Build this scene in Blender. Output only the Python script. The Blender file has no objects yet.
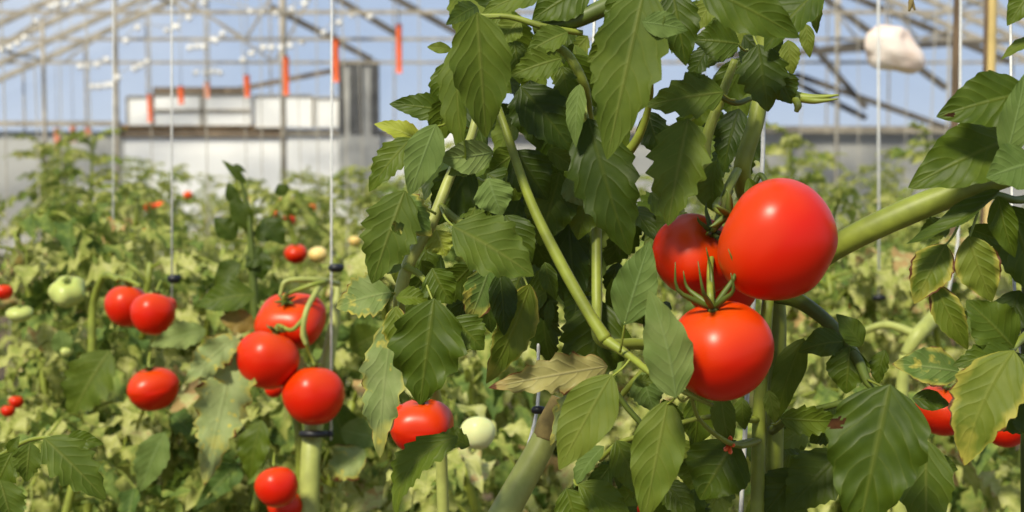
import bpy, math, random
from mathutils import Vector, Matrix, Euler, noise
R_ = random.Random(7)
C = bpy.context.scene.collection
sc = bpy.context.scene

# ------------------------------------------------------------------ camera
F = 1024 * 50 / 36.0
CAM = Vector((0, 0, 1.45))
PITCH = math.atan((256 - 165) / F)
cd = bpy.data.cameras.new('camera')
cam = bpy.data.objects.new('camera', cd)
C.objects.link(cam)
cam.location = CAM
cam.rotation_euler = (math.pi / 2 - PITCH, 0, 0)
cd.lens = 50
cd.sensor_width = 36
cd.clip_start = 0.05
cd.dof.use_dof = True
cd.dof.focus_distance = 1.04
cd.dof.aperture_fstop = 9.5
sc.camera = cam
RM = cam.rotation_euler.to_matrix()
RIGHT, UP, BACK = RM @ Vector((1, 0, 0)), RM @ Vector((0, 1, 0)), RM @ Vector((0, 0, 1))


def P(px, py, d):
    return CAM + RM @ Vector(((px - 512) / F * d, (256 - py) / F * d, -d))


def W(px, py, Y):
    v = RM @ Vector(((px - 512) / F, (256 - py) / F, -1))
    return CAM + v * (Y / v.y)


def c2w(v):
    return RM @ Vector(v)


# ------------------------------------------------------------------ materials
def new_mat(name):
    m = bpy.data.materials.new(name)
    m.use_nodes = True
    nt = m.node_tree
    nt.nodes.clear()
    return m, nt, nt.nodes, nt.links


def N(nt, kind, **kw):
    n = nt.nodes.new(kind)
    for k, v in kw.items():
        if k in n.inputs.keys():
            n.inputs[k].default_value = v
        else:
            setattr(n, k, v)
    return n


def math_(nt, op, a, b=None, c=None):
    n = nt.nodes.new('ShaderNodeMath')
    n.operation = op
    for i, v in enumerate((a, b, c)):
        if v is None:
            continue
        if isinstance(v, (int, float)):
            n.inputs[i].default_value = v
        else:
            nt.links.new(v, n.inputs[i])
    return n.outputs[0]


def mix_(nt, fac, a, b):
    n = nt.nodes.new('ShaderNodeMix')
    n.data_type = 'RGBA'
    for s, v in ((n.inputs[0], fac), (n.inputs[6], a), (n.inputs[7], b)):
        if isinstance(v, (int, float)):
            s.default_value = v
        elif isinstance(v, (tuple, list)):
            s.default_value = (*v, 1) if len(v) == 3 else v
        else:
            nt.links.new(v, s)
    return n.outputs[2]


def ramp(nt, fac, stops):
    n = nt.nodes.new('ShaderNodeValToRGB')
    el = n.color_ramp.elements
    while len(el) < len(stops):
        el.new(0.5)
    for e, (p, c) in zip(el, stops):
        e.position = p
        e.color = (*c, 1)
    nt.links.new(fac, n.inputs[0])
    return n.outputs[0]


def srgb(r, g, b):
    def f(c):
        c /= 255
        return c / 12.92 if c <= 0.04045 else ((c + 0.055) / 1.055) ** 2.4
    return (f(r), f(g), f(b))


def leaf_mat(name, stops, vein, vein_amt=0.5, edge=0.0, spots=0.0, transl=0.25, rough=0.5, nveins=7.0, bump=0.3,
             blight=(0.42, 0.36, 0.06), dead=(0.10, 0.035, 0.012)):
    m, nt, nd, lk = new_mat(name)
    uv = N(nt, 'ShaderNodeUVMap').outputs[0]
    sp = N(nt, 'ShaderNodeSeparateXYZ')
    lk.new(uv, sp.inputs[0])
    u, v = sp.outputs[0], sp.outputs[1]
    a = math_(nt, 'ABSOLUTE', math_(nt, 'MULTIPLY_ADD', u, 2.0, -1.0))
    at = N(nt, 'ShaderNodeAttribute')
    at.attribute_name = 'rnd'
    rnd = at.outputs['Fac']
    geo = N(nt, 'ShaderNodeNewGeometry')
    nz = N(nt, 'ShaderNodeTexNoise', Scale=55.0, Detail=4.0)
    lk.new(geo.outputs['Position'], nz.inputs['Vector'])
    f = math_(nt, 'ADD', rnd, math_(nt, 'MULTIPLY_ADD', nz.outputs['Fac'], 1.3, -0.65))
    col = ramp(nt, f, stops)
    # veins: midrib and curved side veins
    nw = N(nt, 'ShaderNodeTexNoise', Scale=30.0, Detail=2.0)
    lk.new(geo.outputs['Position'], nw.inputs['Vector'])
    ph = math_(nt, 'SUBTRACT', math_(nt, 'MULTIPLY', v, nveins), math_(nt, 'MULTIPLY', math_(nt, 'POWER', a, 1.25), 1.9))
    ph = math_(nt, 'ADD', ph, math_(nt, 'MULTIPLY_ADD', nw.outputs['Fac'], 1.4, -0.7))
    tri = math_(nt, 'ABSOLUTE', math_(nt, 'MULTIPLY_ADD', math_(nt, 'FRACT', ph), 2.0, -1.0))
    side = N(nt, 'ShaderNodeMapRange')
    for k, x in zip(('From Min', 'From Max'), (0.80, 1.0)):
        side.inputs[k].default_value = x
    lk.new(tri, side.inputs['Value'])
    mid = N(nt, 'ShaderNodeMapRange')
    for k, x in zip(('From Min', 'From Max', 'To Min', 'To Max'), (0.0, 0.085, 1.0, 0.0)):
        mid.inputs[k].default_value = x
    lk.new(a, mid.inputs['Value'])
    vv = math_(nt, 'MAXIMUM', math_(nt, 'MULTIPLY', side.outputs[0], 0.4), mid.outputs[0])
    col = mix_(nt, math_(nt, 'MULTIPLY', vv, vein_amt), col, vein)
    n2 = N(nt, 'ShaderNodeTexNoise', Scale=38.0, Detail=3.0)
    lk.new(geo.outputs['Position'], n2.inputs['Vector'])
    if edge > 0:
        e = math_(nt, 'ADD', math_(nt, 'MAXIMUM', a, math_(nt, 'MULTIPLY', v, 0.95)), math_(nt, 'MULTIPLY_ADD', n2.outputs['Fac'], 1.3, -0.65))
        y = N(nt, 'ShaderNodeMapRange')
        y.inputs['From Min'].default_value = 1.0 - edge
        y.inputs['From Max'].default_value = 1.25 - edge * 0.6
        lk.new(e, y.inputs['Value'])
        col = mix_(nt, y.outputs[0], col, blight)
        y2 = N(nt, 'ShaderNodeMapRange')
        y2.inputs['From Min'].default_value = 1.12 - edge * 0.5
        y2.inputs['From Max'].default_value = 1.17 - edge * 0.5
        lk.new(e, y2.inputs['Value'])
        col = mix_(nt, y2.outputs[0], col, dead)
    if spots > 0:
        n3 = N(nt, 'ShaderNodeTexNoise', Scale=90.0, Detail=3.0)
        lk.new(geo.outputs['Position'], n3.inputs['Vector'])
        s = N(nt, 'ShaderNodeMapRange')
        s.inputs['From Min'].default_value = 0.72 - spots * 0.25
        s.inputs['From Max'].default_value = 0.80 - spots * 0.2
        lk.new(n3.outputs['Fac'], s.inputs['Value'])
        col = mix_(nt, s.outputs[0], col, blight)
    h = math_(nt, 'ADD', math_(nt, 'MULTIPLY', math_(nt, 'POWER', tri, 4.0), -0.5), math_(nt, 'MULTIPLY', nw.outputs['Fac'], 2.0))
    h = math_(nt, 'SUBTRACT', h, mid.outputs[0])
    bp = N(nt, 'ShaderNodeBump', Strength=bump, Distance=0.0025)
    lk.new(h, bp.inputs['Height'])
    b = N(nt, 'ShaderNodeBsdfPrincipled', Roughness=rough)
    b.inputs['Specular IOR Level'].default_value = 0.2
    lk.new(col, b.inputs['Base Color'])
    lk.new(bp.outputs[0], b.inputs['Normal'])
    t = N(nt, 'ShaderNodeBsdfTranslucent')
    tc = mix_(nt, 0.5, col, mix_(nt, 0.35, col, (0.45, 0.55, 0.03)))
    lk.new(tc, t.inputs['Color'])
    mx = N(nt, 'ShaderNodeMixShader')
    mx.inputs[0].default_value = transl
    lk.new(b.outputs[0], mx.inputs[1])
    lk.new(t.outputs[0], mx.inputs[2])
    o = N(nt, 'ShaderNodeOutputMaterial')
    lk.new(mx.outputs[0], o.inputs[0])
    return m


def simple(name, col, rough=0.6, noise_amt=0.25, scale=30.0, metallic=0.0, transl=0.0, col2=None, spec=0.4):
    m, nt, nd, lk = new_mat(name)
    geo = N(nt, 'ShaderNodeNewGeometry')
    nz = N(nt, 'ShaderNodeTexNoise', Scale=scale, Detail=4.0)
    lk.new(geo.outputs['Position'], nz.inputs['Vector'])
    c2 = col2 or tuple(c * (1 - noise_amt) for c in col)
    cc = ramp(nt, nz.outputs['Fac'], [(0.35, c2), (0.65, col)])
    b = N(nt, 'ShaderNodeBsdfPrincipled', Roughness=rough, Metallic=metallic)
    b.inputs['Specular IOR Level'].default_value = spec
    lk.new(cc, b.inputs['Base Color'])
    out = b.outputs[0]
    if transl:
        t = N(nt, 'ShaderNodeBsdfTranslucent')
        lk.new(cc, t.inputs['Color'])
        mx = N(nt, 'ShaderNodeMixShader')
        mx.inputs[0].default_value = transl
        lk.new(out, mx.inputs[1])
        lk.new(t.outputs[0], mx.inputs[2])
        out = mx.outputs[0]
    o = N(nt, 'ShaderNodeOutputMaterial')
    lk.new(out, o.inputs[0])
    return m


def tomato_mat(name, main, shoulder, rough=0.34):
    m, nt, nd, lk = new_mat(name)
    tc = N(nt, 'ShaderNodeTexCoord')
    uv = N(nt, 'ShaderNodeUVMap').outputs[0]
    sp = N(nt, 'ShaderNodeSeparateXYZ')
    lk.new(uv, sp.inputs[0])
    nz = N(nt, 'ShaderNodeTexNoise', Scale=14.0, Detail=2.0)
    lk.new(tc.outputs['Object'], nz.inputs['Vector'])
    f = math_(nt, 'ADD', math_(nt, 'MULTIPLY', sp.outputs[1], 0.75), math_(nt, 'MULTIPLY_ADD', nz.outputs['Fac'], 0.6, -0.3))
    col = ramp(nt, f, [(0.02, shoulder), (0.42, main)])
    b = N(nt, 'ShaderNodeBsdfPrincipled', Roughness=rough)
    b.inputs['Specular IOR Level'].default_value = 0.27
    b.inputs['Subsurface Weight'].default_value = 0.12
    b.inputs['Subsurface Radius'].default_value = (0.008, 0.002, 0.001)
    b.inputs['Subsurface Scale'].default_value = 0.6
    lk.new(col, b.inputs['Base Color'])
    n2 = N(nt, 'ShaderNodeTexNoise', Scale=900.0, Detail=1.0)
    lk.new(tc.outputs['Object'], n2.inputs['Vector'])
    bp = N(nt, 'ShaderNodeBump', Strength=0.05, Distance=0.0004)
    lk.new(n2.outputs['Fac'], bp.inputs['Height'])
    lk.new(bp.outputs[0], b.inputs['Normal'])
    o = N(nt, 'ShaderNodeOutputMaterial')
    lk.new(b.outputs[0], o.inputs[0])
    return m


def glass_mat(name, clear, haze_col, haze, tint=(1, 1, 1)):
    m, nt, nd, lk = new_mat(name)
    t = N(nt, 'ShaderNodeBsdfTransparent')
    t.inputs[0].default_value = (*tint, 1)
    d = N(nt, 'ShaderNodeBsdfDiffuse')
    d.inputs[0].default_value = (*haze_col, 1)
    tl = N(nt, 'ShaderNodeBsdfTranslucent')
    tl.inputs[0].default_value = (*haze_col, 1)
    g = N(nt, 'ShaderNodeBsdfGlossy', Roughness=0.08)
    m1 = N(nt, 'ShaderNodeMixShader')
    m1.inputs[0].default_value = 0.5
    lk.new(d.outputs[0], m1.inputs[1])
    lk.new(tl.outputs[0], m1.inputs[2])
    geo = N(nt, 'ShaderNodeNewGeometry')
    nz = N(nt, 'ShaderNodeTexNoise', Scale=0.8, Detail=3.0)
    lk.new(geo.outputs['Position'], nz.inputs['Vector'])
    m2 = N(nt, 'ShaderNodeMixShader')
    lk.new(math_(nt, 'MULTIPLY', nz.outputs['Fac'], haze * 2), m2.inputs[0])
    lk.new(t.outputs[0], m2.inputs[1])
    lk.new(m1.outputs[0], m2.inputs[2])
    m3 = N(nt, 'ShaderNodeMixShader')
    m3.inputs[0].default_value = 0.04
    lk.new(m2.outputs[0], m3.inputs[1])
    lk.new(g.outputs[0], m3.inputs[2])
    o = N(nt, 'ShaderNodeOutputMaterial')
    lk.new(m3.outputs[0], o.inputs[0])
    return m


GD, GM, GL = (0.022, 0.060, 0.008), (0.048, 0.110, 0.014), (0.095, 0.180, 0.030)
M = {}
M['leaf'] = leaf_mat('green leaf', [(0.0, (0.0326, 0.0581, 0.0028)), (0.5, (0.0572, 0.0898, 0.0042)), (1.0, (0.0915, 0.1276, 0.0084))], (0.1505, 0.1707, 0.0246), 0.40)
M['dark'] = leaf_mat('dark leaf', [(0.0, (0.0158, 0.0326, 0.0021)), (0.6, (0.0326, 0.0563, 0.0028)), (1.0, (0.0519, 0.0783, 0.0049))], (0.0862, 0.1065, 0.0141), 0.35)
M['mid'] = leaf_mat('soft green leaf', [(0.0, (0.0590, 0.0924, 0.0070)), (0.5, (0.0880, 0.1241, 0.0099)), (1.0, (0.1267, 0.1575, 0.0169))], (0.2042, 0.2130, 0.0458), 0.35, rough=0.6)
M['pale'] = leaf_mat('pale leaf underside', [(0.0, (0.078, 0.125, 0.022)), (0.5, (0.122, 0.174, 0.038)), (1.0, (0.19, 0.24, 0.07))], (0.22, 0.29, 0.11), 0.35, rough=0.7)
M['blight'] = leaf_mat('blighted leaf', [(0.0, (0.075, 0.130, 0.020)), (0.5, (0.14, 0.195, 0.05)), (1.0, (0.24, 0.285, 0.105))], (0.25, 0.29, 0.11), 0.4, edge=0.24, spots=0.5, rough=0.65)
M['edge'] = leaf_mat('brown edged leaf', [(0.0, (0.051, 0.080, 0.0048)), (0.5, (0.091, 0.126, 0.0080)), (1.0, (0.134, 0.165, 0.0160))], (0.195, 0.213, 0.0360), 0.4, edge=0.27, rough=0.55)
M['yellow'] = leaf_mat('yellowed leaf', [(0.0, (0.20, 0.24, 0.025)), (0.5, (0.29, 0.32, 0.035)), (1.0, (0.37, 0.38, 0.06))], (0.38, 0.40, 0.12), 0.4, edge=0.2)
M['dry'] = leaf_mat('dried leaf', [(0.0, (0.22, 0.20, 0.06)), (0.5, (0.32, 0.29, 0.10)), (1.0, (0.40, 0.37, 0.16))], (0.38, 0.34, 0.18), 0.4, edge=0.12, spots=0.3, blight=(0.26, 0.15, 0.04))
M['brownleaf'] = leaf_mat('brown leaf', [(0.0, (0.13, 0.08, 0.015)), (0.5, (0.19, 0.13, 0.025)), (1.0, (0.26, 0.19, 0.05))], (0.25, 0.18, 0.06), 0.3)
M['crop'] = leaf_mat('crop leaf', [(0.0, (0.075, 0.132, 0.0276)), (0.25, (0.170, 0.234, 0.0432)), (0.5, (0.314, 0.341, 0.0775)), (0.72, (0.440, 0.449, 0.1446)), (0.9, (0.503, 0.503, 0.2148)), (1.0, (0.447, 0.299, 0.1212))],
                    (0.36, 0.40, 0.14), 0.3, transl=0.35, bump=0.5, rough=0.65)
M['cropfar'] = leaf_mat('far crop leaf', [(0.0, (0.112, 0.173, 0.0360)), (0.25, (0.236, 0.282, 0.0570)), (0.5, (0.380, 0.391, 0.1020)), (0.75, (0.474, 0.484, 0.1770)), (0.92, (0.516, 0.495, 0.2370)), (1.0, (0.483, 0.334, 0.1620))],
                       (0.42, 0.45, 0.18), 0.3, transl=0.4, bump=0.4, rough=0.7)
M['brownspot'] = simple('dead brown leaf tissue', (0.045, 0.018, 0.005), 0.9, 0.6, 120, spec=0.1)
M['stem'] = simple('green stem', (0.215, 0.255, 0.028), 0.5, 0.35, 60, transl=0.0)
M['stemd'] = simple('dark green stem', (0.085, 0.120, 0.012), 0.5, 0.35, 60)
M['steml'] = simple('yellow green stem', (0.33, 0.36, 0.085), 0.5, 0.25, 60)
M['stemb'] = simple('brown dry stem', (0.27, 0.20, 0.06), 0.8, 0.5, 80)
M['red'] = tomato_mat('ripe tomato skin', (0.54, 0.010, 0.0003), (0.50, 0.050, 0.001))
M['orange'] = tomato_mat('orange red tomato skin', (0.80, 0.065, 0.012), (0.75, 0.16, 0.02), 0.4)
M['green'] = tomato_mat('unripe tomato skin', (0.42, 0.46, 0.14), (0.36, 0.42, 0.10), 0.35)
M['cream'] = tomato_mat('pale unripe tomato skin', (0.56, 0.58, 0.27), (0.50, 0.54, 0.20), 0.35)
M['blush'] = tomato_mat('blushing tomato skin', (0.70, 0.48, 0.14), (0.70, 0.56, 0.22), 0.35)
M['string'] = simple('white twine', (0.72, 0.72, 0.68), 0.8, 0.2, 300)
M['stringb'] = simple('grey beige twine', (0.50, 0.46, 0.38), 0.8, 0.25, 200)
M['black'] = simple('black plastic', (0.012, 0.013, 0.016), 0.45, 0.3)
M['tag'] = simple('orange plastic', (0.80, 0.13, 0.03), 0.5, 0.15)
M['tagpale'] = simple('faded orange plastic', (0.75, 0.28, 0.16), 0.6, 0.15)
M['spool'] = simple('white plastic', (0.88, 0.86, 0.80), 0.4, 0.05)
M['steel'] = simple('weathered galvanised steel', (0.40, 0.355, 0.28), 0.6, 0.4, 6)
M['rust'] = simple('brown painted steel', (0.20, 0.15, 0.10), 0.7, 0.4, 6)
M['darksteel'] = simple('dark weathered steel', (0.12, 0.105, 0.085), 0.7, 0.4, 6)
M['amber'] = simple('amber painted rail', (0.50, 0.26, 0.05), 0.6, 0.5, 9)
M['white'] = simple('white panel', (0.93, 0.93, 0.91), 0.5, 0.03, 2, transl=0.2)
M['grey'] = simple('pale grey panel', (0.56, 0.56, 0.53), 0.6, 0.15, 2, transl=0.3)
M['door'] = simple('dark grey door', (0.10, 0.10, 0.10), 0.5, 0.4, 5)
M['doorl'] = simple('light grey door strip', (0.42, 0.42, 0.40), 0.5, 0.2, 5)
M['soil'] = simple('soil', (0.12, 0.085, 0.05), 0.95, 0.5, 5)
M['grass'] = simple('outside ground', (0.13, 0.16, 0.06), 0.95, 0.4, 0.5)
M['postb'] = simple('brown wooden post', (0.17, 0.11, 0.06), 0.7, 0.4, 12)
M['bamboo'] = simple('yellow bamboo', (0.62, 0.46, 0.17), 0.5, 0.25, 15)
M['bag'] = simple('crumpled pinkish white plastic', (0.95, 0.89, 0.82), 0.5, 0.3, 9, transl=0.25, col2=(0.86, 0.66, 0.52))
M['glass'] = glass_mat('greenhouse glazing', 0.9, (0.75, 0.80, 0.86), 0.05, (0.93, 0.96, 1.0))


# ------------------------------------------------------------------ mesh builder
class MB:
    def __init__(self):
        self.v, self.f, self.uv, self.rnd, self.mi, self.mats = [], [], [], [], [], []

    def mat(self, m):
        if m not in self.mats:
            self.mats.append(m)
        return self.mats.index(m)

    def add(self, vs, fs, uvs=None, rnd=0.5, m='stem'):
        o = len(self.v)
        k = self.mat(m)
        self.v += [Vector(p) for p in vs]
        self.rnd += [rnd] * len(vs)
        self.uv += list(uvs) if uvs else [(0.5, 0.5)] * len(vs)
        for f in fs:
            self.f.append(tuple(i + o for i in f))
            self.mi.append(k)

    def build(self, name, parent=None, origin=None, smooth=True):
        o0 = Vector(origin) if origin is not None else (parent['_o'] if False else Vector((0, 0, 0)))
        me = bpy.data.meshes.new(name)
        me.from_pydata([tuple(p - o0) for p in self.v], [], self.f)
        for m in self.mats:
            me.materials.append(M[m])
        me.polygons.foreach_set('material_index', self.mi)
        me.polygons.foreach_set('use_smooth', [smooth] * len(self.f))
        ul = me.uv_layers.new(name='UVMap')
        buf = []
        for p in me.polygons:
            for vi in p.vertices:
                buf += self.uv[vi]
        ul.data.foreach_set('uv', buf)
        at = me.attributes.new('rnd', 'FLOAT', 'POINT')
        at.data.foreach_set('value', self.rnd)
        me.update()
        ob = bpy.data.objects.new(name, me)
        C.objects.link(ob)
        if parent:
            ob.parent = parent
        else:
            ob.location = o0
        return ob


def tag(o, label=None, cat=None, group=None, kind=None):
    if label: o['label'] = label
    if cat: o['category'] = cat
    if group: o['group'] = group
    if kind: o['kind'] = kind
    return o


def empty(name, loc, label, cat, group=None):
    o = bpy.data.objects.new(name, None)
    o.empty_display_size = 0.05
    C.objects.link(o)
    o.location = loc
    return tag(o, label, cat, group)


def spline(pts, n):
    """Catmull-Rom through (Vector, radius)"""
    if len(pts) == 2:
        a, b = pts
        return [(a[0].lerp(b[0], i / n), a[1] + (b[1] - a[1]) * i / n) for i in range(n + 1)]
    out = []
    q = [pts[0]] + list(pts) + [pts[-1]]
    for k in range(1, len(q) - 2):
        p0, p1, p2, p3 = q[k - 1], q[k], q[k + 1], q[k + 2]
        d0, d1, d2 = p1[0] - p0[0], p2[0] - p1[0], p3[0] - p2[0]
        L1 = d1.length

        def tan(u, v):
            if u.length < 1e-9: return d1
            if v.length < 1e-9: return d1
            return (u.normalized() + v.normalized()) * 0.5 * min(L1, 1.6 * min(u.length, v.length))
        m1, m2 = tan(d0, d1), tan(d1, d2)
        for i in range(n):
            t = i / n
            v = p1[0] * (2 * t ** 3 - 3 * t * t + 1) + m1 * (t ** 3 - 2 * t * t + t) + p2[0] * (3 * t * t - 2 * t ** 3) + m2 * (t ** 3 - t * t)
            out.append((v, p1[1] + (p2[1] - p1[1]) * t))
    out.append(pts[-1])
    return out


def tube(mb, pts, m='stem', n=6, seg=10, rnd=0.5, cap=True):
    """pts: list of (Vector, radius)"""
    c = spline(pts, n)
    vs, fs = [], []
    prev = None
    for i, (p, r) in enumerate(c):
        t = (c[min(i + 1, len(c) - 1)][0] - c[max(i - 1, 0)][0])
        t = t.normalized() if t.length > 1e-9 else Vector((0, 0, 1))
        if prev is None:
            prev = t.orthogonal().normalized()
        u = (prev - t * prev.dot(t)).normalized()
        prev = u
        w = t.cross(u)
        for k in range(seg):
            a = 2 * math.pi * k / seg
            vs.append(p + (u * math.cos(a) + w * math.sin(a)) * r)
    for i in range(len(c) - 1):
        for k in range(seg):
            a, b = i * seg + k, i * seg + (k + 1) % seg
            fs.append((a, b, b + seg, a + seg))
    if cap:
        fs.append(tuple(range(seg))[::-1])
        fs.append(tuple((len(c) - 1) * seg + k for k in range(seg)))
    mb.add(vs, fs, None, rnd, m)


def ptube(mb, pts, m='stem', n=6, seg=10):
    """pts: (px, py, depth, radius in px)"""
    tube(mb, [(P(x, y, d), r / F * d) for x, y, d, r in pts], m, n, seg)


def box(mb, a, b, m):
    x0, y0, z0 = a
    x1, y1, z1 = b
    vs = [(x, y, z) for x in (x0, x1) for y in (y0, y1) for z in (z0, z1)]
    mb.add(vs, [(0, 1, 3, 2), (4, 6, 7, 5), (0, 4, 5, 1), (2, 3, 7, 6), (0, 2, 6, 4), (1, 5, 7, 3)], None, 0.5, m)


def bar(mb, a, b, w, m):
    tube(mb, [(Vector(a), w / 2), (Vector(b), w / 2)], m, 1, 4)


def leaf_geo(mb, B, T, Nv, w, k=0.65, lobe=0.12, teeth=6, bend=0.08, fold=0.25, ruf=0.10, sw=0.0, nt=40, na=5, rnd=0.5, m='leaf', droop=0.0, seed=0, hole=None, basew=0.0, spot=None):
    rr = random.Random(seed)
    ax = T - B
    L = ax.length
    x = ax / L
    n = (Nv - x * Nv.dot(x))
    n = n.normalized() if n.length > 1e-6 else x.orthogonal().normalized()
    s = n.cross(x)
    vs, uvs, fs = [], [], []
    ph = [rr.random() * 0.5, rr.random() * 0.5]
    rp, rf = rr.random(), 2.0 + rr.random() * 1.5
    for i in range(nt + 1):
        t = i / nt
        pr = max(0.0, math.sin(math.pi * t ** k)) ** 0.85
        if basew:
            pr = max(pr, basew * min(1, t * 12) * (1 - t) ** 0.5)
        for j in range(-na, na + 1):
            a = j / na
            sd = 0 if a < 0 else 1
            q = (teeth * t * (0.85 + 0.3 * t) + ph[sd]) % 1.0
            tooth = (1 - q / 0.7) if q < 0.7 else (q - 0.7) / 0.3
            env = min(1, 6 * t) * min(1, 5 * (1 - t))
            hw = 0.5 * w * pr * (1 - lobe * (tooth * env) * (abs(a) ** 1.2))
            al = t * L + 0.35 * abs(a) * hw * (1 - t)
            lat = a * hw + sw * L * 4 * t * (1 - t)
            zz = bend * L * 4 * t * (1 - t) + fold * abs(a) * hw - droop * L * t * t
            zz += ruf * w * 0.5 * math.sin(2 * math.pi * (rf * t + rp + 0.37 * sd)) * a * a * env
            zz += 0.006 * w * math.cos(2 * math.pi * (7 * t - 1.9 * abs(a))) * min(1, abs(a) * 3) * env
            vs.append(B + x * al + s * lat + n * zz)
            uvs.append((0.5 + a / 2, t))
    c = 2 * na + 1
    for i in range(nt):
        for j in range(2 * na):
            if hole:
                t, a = (i + 0.5) / nt, (j + 0.5) / na - 1
                if ((t - hole[0]) * L) ** 2 + ((a - hole[1]) * w * 0.4) ** 2 < hole[2] ** 2:
                    continue
            q = i * c + j
            fs.append((q, q + 1, q + c + 1, q + c))
    k0 = len(mb.f)
    mb.add(vs, fs, uvs, rnd, m)
    if spot:
        k_ = mb.mat('brownspot')
        for fi, f_ in enumerate(fs):
            i, j = divmod(f_[0], c)
            t, a = (i + 0.5) / nt, (j + 0.5) / na - 1
            dd = math.hypot((t - spot[0]) * L, (a - spot[1]) * w * 0.42)
            if dd < spot[2] * (0.8 + 0.5 * rr.random()):
                mb.mi[k0 + fi] = k_


# ------------------------------------------------------------------ the greenhouse
BACKY = 23.0
XL, XR, XRID = -9.2, 10.0, 0.2
EAVE, RIDGE = 2.35, 6.55


def roof_z(x):
    return EAVE + (RIDGE - EAVE) * ((x - XL) / (XRID - XL) if x < XRID else (XR - x) / (XR - XRID))


mb = MB(); box(mb, (-12, -4, -0.2), (13, BACKY + 0.2, 0), 'soil'); tag(mb.build('floor', smooth=False), kind='structure')
mb = MB(); box(mb, (-120, BACKY + 0.3, -0.5), (120, 300, -0.2), 'grass'); tag(mb.build('ground', smooth=False), kind='structure')
# glazed roof, one pane sheet each side of the ridge with a real thickness
mb = MB()
th = 0.01
for xa, xb in ((XL, XRID), (XRID, XR)):
    za, zb = roof_z(xa), roof_z(xb)
    vs = [(xa, -4, za), (xb, -4, zb), (xb, BACKY, zb), (xa, BACKY, za)]
    mb.add(vs, [(0, 1, 2, 3)], None, 0.5, 'glass')
tag(mb.build('ceiling', smooth=False), kind='structure')
for nm, x in (('wall_left', XL), ('wall_right', XR)):
    mb = MB()
    box(mb, (x - 0.03, -4, 0), (x + 0.03, BACKY, 1.1), 'grey')
    mb.add([(x, -4, 1.1), (x, BACKY, 1.1), (x, BACKY, EAVE), (x, -4, EAVE)], [(0, 1, 2, 3)], None, 0.5, 'glass')
    for yy in range(-3, 23, 2):
        bar(mb, (x, yy, 0), (x, yy, EAVE), 0.06, 'steel')
    tag(mb.build(nm, smooth=False), kind='structure')
# gable frames with their trusses
k = 1
for Y in (7.0, 10.0, 13.0, 16.0, 18.2, 19.4, 20.6, 21.7, 22.8):
    mb = MB()
    wdt = 0.12
    bar(mb, (XL, Y, EAVE), (XRID, Y, RIDGE), wdt, 'steel')
    bar(mb, (XRID, Y, RIDGE), (XR, Y, EAVE), wdt, 'steel')
    if Y in (16.0, 19.4, 21.7):
        tie = 3.15 if Y < 20 else 3.0
        bar(mb, (XL + 0.9, Y, tie), (XR - 0.9, Y, tie), 0.06, 'steel')
        for xa, xb in ((-6.8, -5.2), (-3.6, -5.2), (-3.6, -2.2), (2.5, 4.0), (5.5, 4.0), (5.5, 7.0)):
            bar(mb, (xa, Y, tie), (xb, Y, roof_z(xb)), 0.045, 'steel')
    tag(mb.build('trim_%d' % k, smooth=False), kind='structure'); k += 1
# purlins along the house
for x in (-7.4, -5.4, -3.4, -1.4, 0.2, 2.4, 4.6, 6.6, 8.4):
    mb = MB()
    bar(mb, (x, -4, roof_z(x) - 0.05), (x, BACKY, roof_z(x) - 0.05), 0.05, 'steel')
    tag(mb.build('trim_%d' % k, smooth=False), kind='structure'); k += 1
# round posts of the far bay
for px, Y, w_, m_ in ((284, 21.0, 0.085, 'steel'), (118, 19.0, 0.07, 'steel'), (46, 20.0, 0.06, 'steel'), (836, 21.0, 0.06, 'steel')):
    mb = MB()
    a = W(px, 190, Y)
    tube(mb, [(Vector((a.x, Y, 0)), w_ / 2), (Vector((a.x, Y, roof_z(a.x) - 0.04)), w_ / 2)], m_, 1, 8)
    tag(mb.build('trim_%d' % k), kind='structure'); k += 1


def wbox(mb, x0, y0, x1, y1, Y, t, m):
    a, b = W(x0, y1, Y), W(x1, y0, Y)
    box(mb, (a.x, Y, a.z), (b.x, Y + t, b.z), m)


# end wall
mb = MB()
zt = W(512, 131, BACKY).z
box(mb, (XL, BACKY, 0), (W(122, 0, BACKY).x, BACKY + 0.05, zt), 'grey')
box(mb, (W(122, 0, BACKY).x, BACKY, 0), (W(470, 0, BACKY).x, BACKY + 0.05, zt), 'white')
box(mb, (W(470, 0, BACKY).x, BACKY, 0), (XR, BACKY + 0.05, zt), 'grey')
mb.add([(XL, BACKY + 0.02, zt), (XR, BACKY + 0.02, zt), (XR, BACKY + 0.02, EAVE), (XRID, BACKY + 0.02, RIDGE), (XL, BACKY + 0.02, EAVE)], [(0, 1, 2, 3, 4)], None, 0.5, 'glass')
for px in range(-40, 1080, 62):
    x = W(px, 0, BACKY).x
    if XL < x < XR:
        bar(mb, (x, BACKY - 0.01, zt), (x, BACKY - 0.01, roof_z(x)), 0.035, 'steel')
tag(mb.build('wall_back', smooth=False), kind='structure')
mb = MB(); wbox(mb, 120, 126, 285, 137, BACKY - 0.06, 0.05, 'rust'); wbox(mb, 120, 125, 285, 128.5, BACKY - 0.075, 0.02, 'amber')
tag(mb.build('trim_%d' % k, smooth=False), kind='structure'); k += 1
mb = MB(); wbox(mb, 285, 129, 400, 135, BACKY - 0.06, 0.05, 'steel')
tag(mb.build('trim_%d' % k, smooth=False), kind='structure'); k += 1
mb = MB(); wbox(mb, -30, 121, 120, 126, BACKY - 0.15, 0.1, 'steel'); wbox(mb, 470, 126, 1060, 133, BACKY - 0.15, 0.1, 'steel')
tag(mb.build('trim_%d' % k, smooth=False), kind='structure'); k += 1
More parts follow.
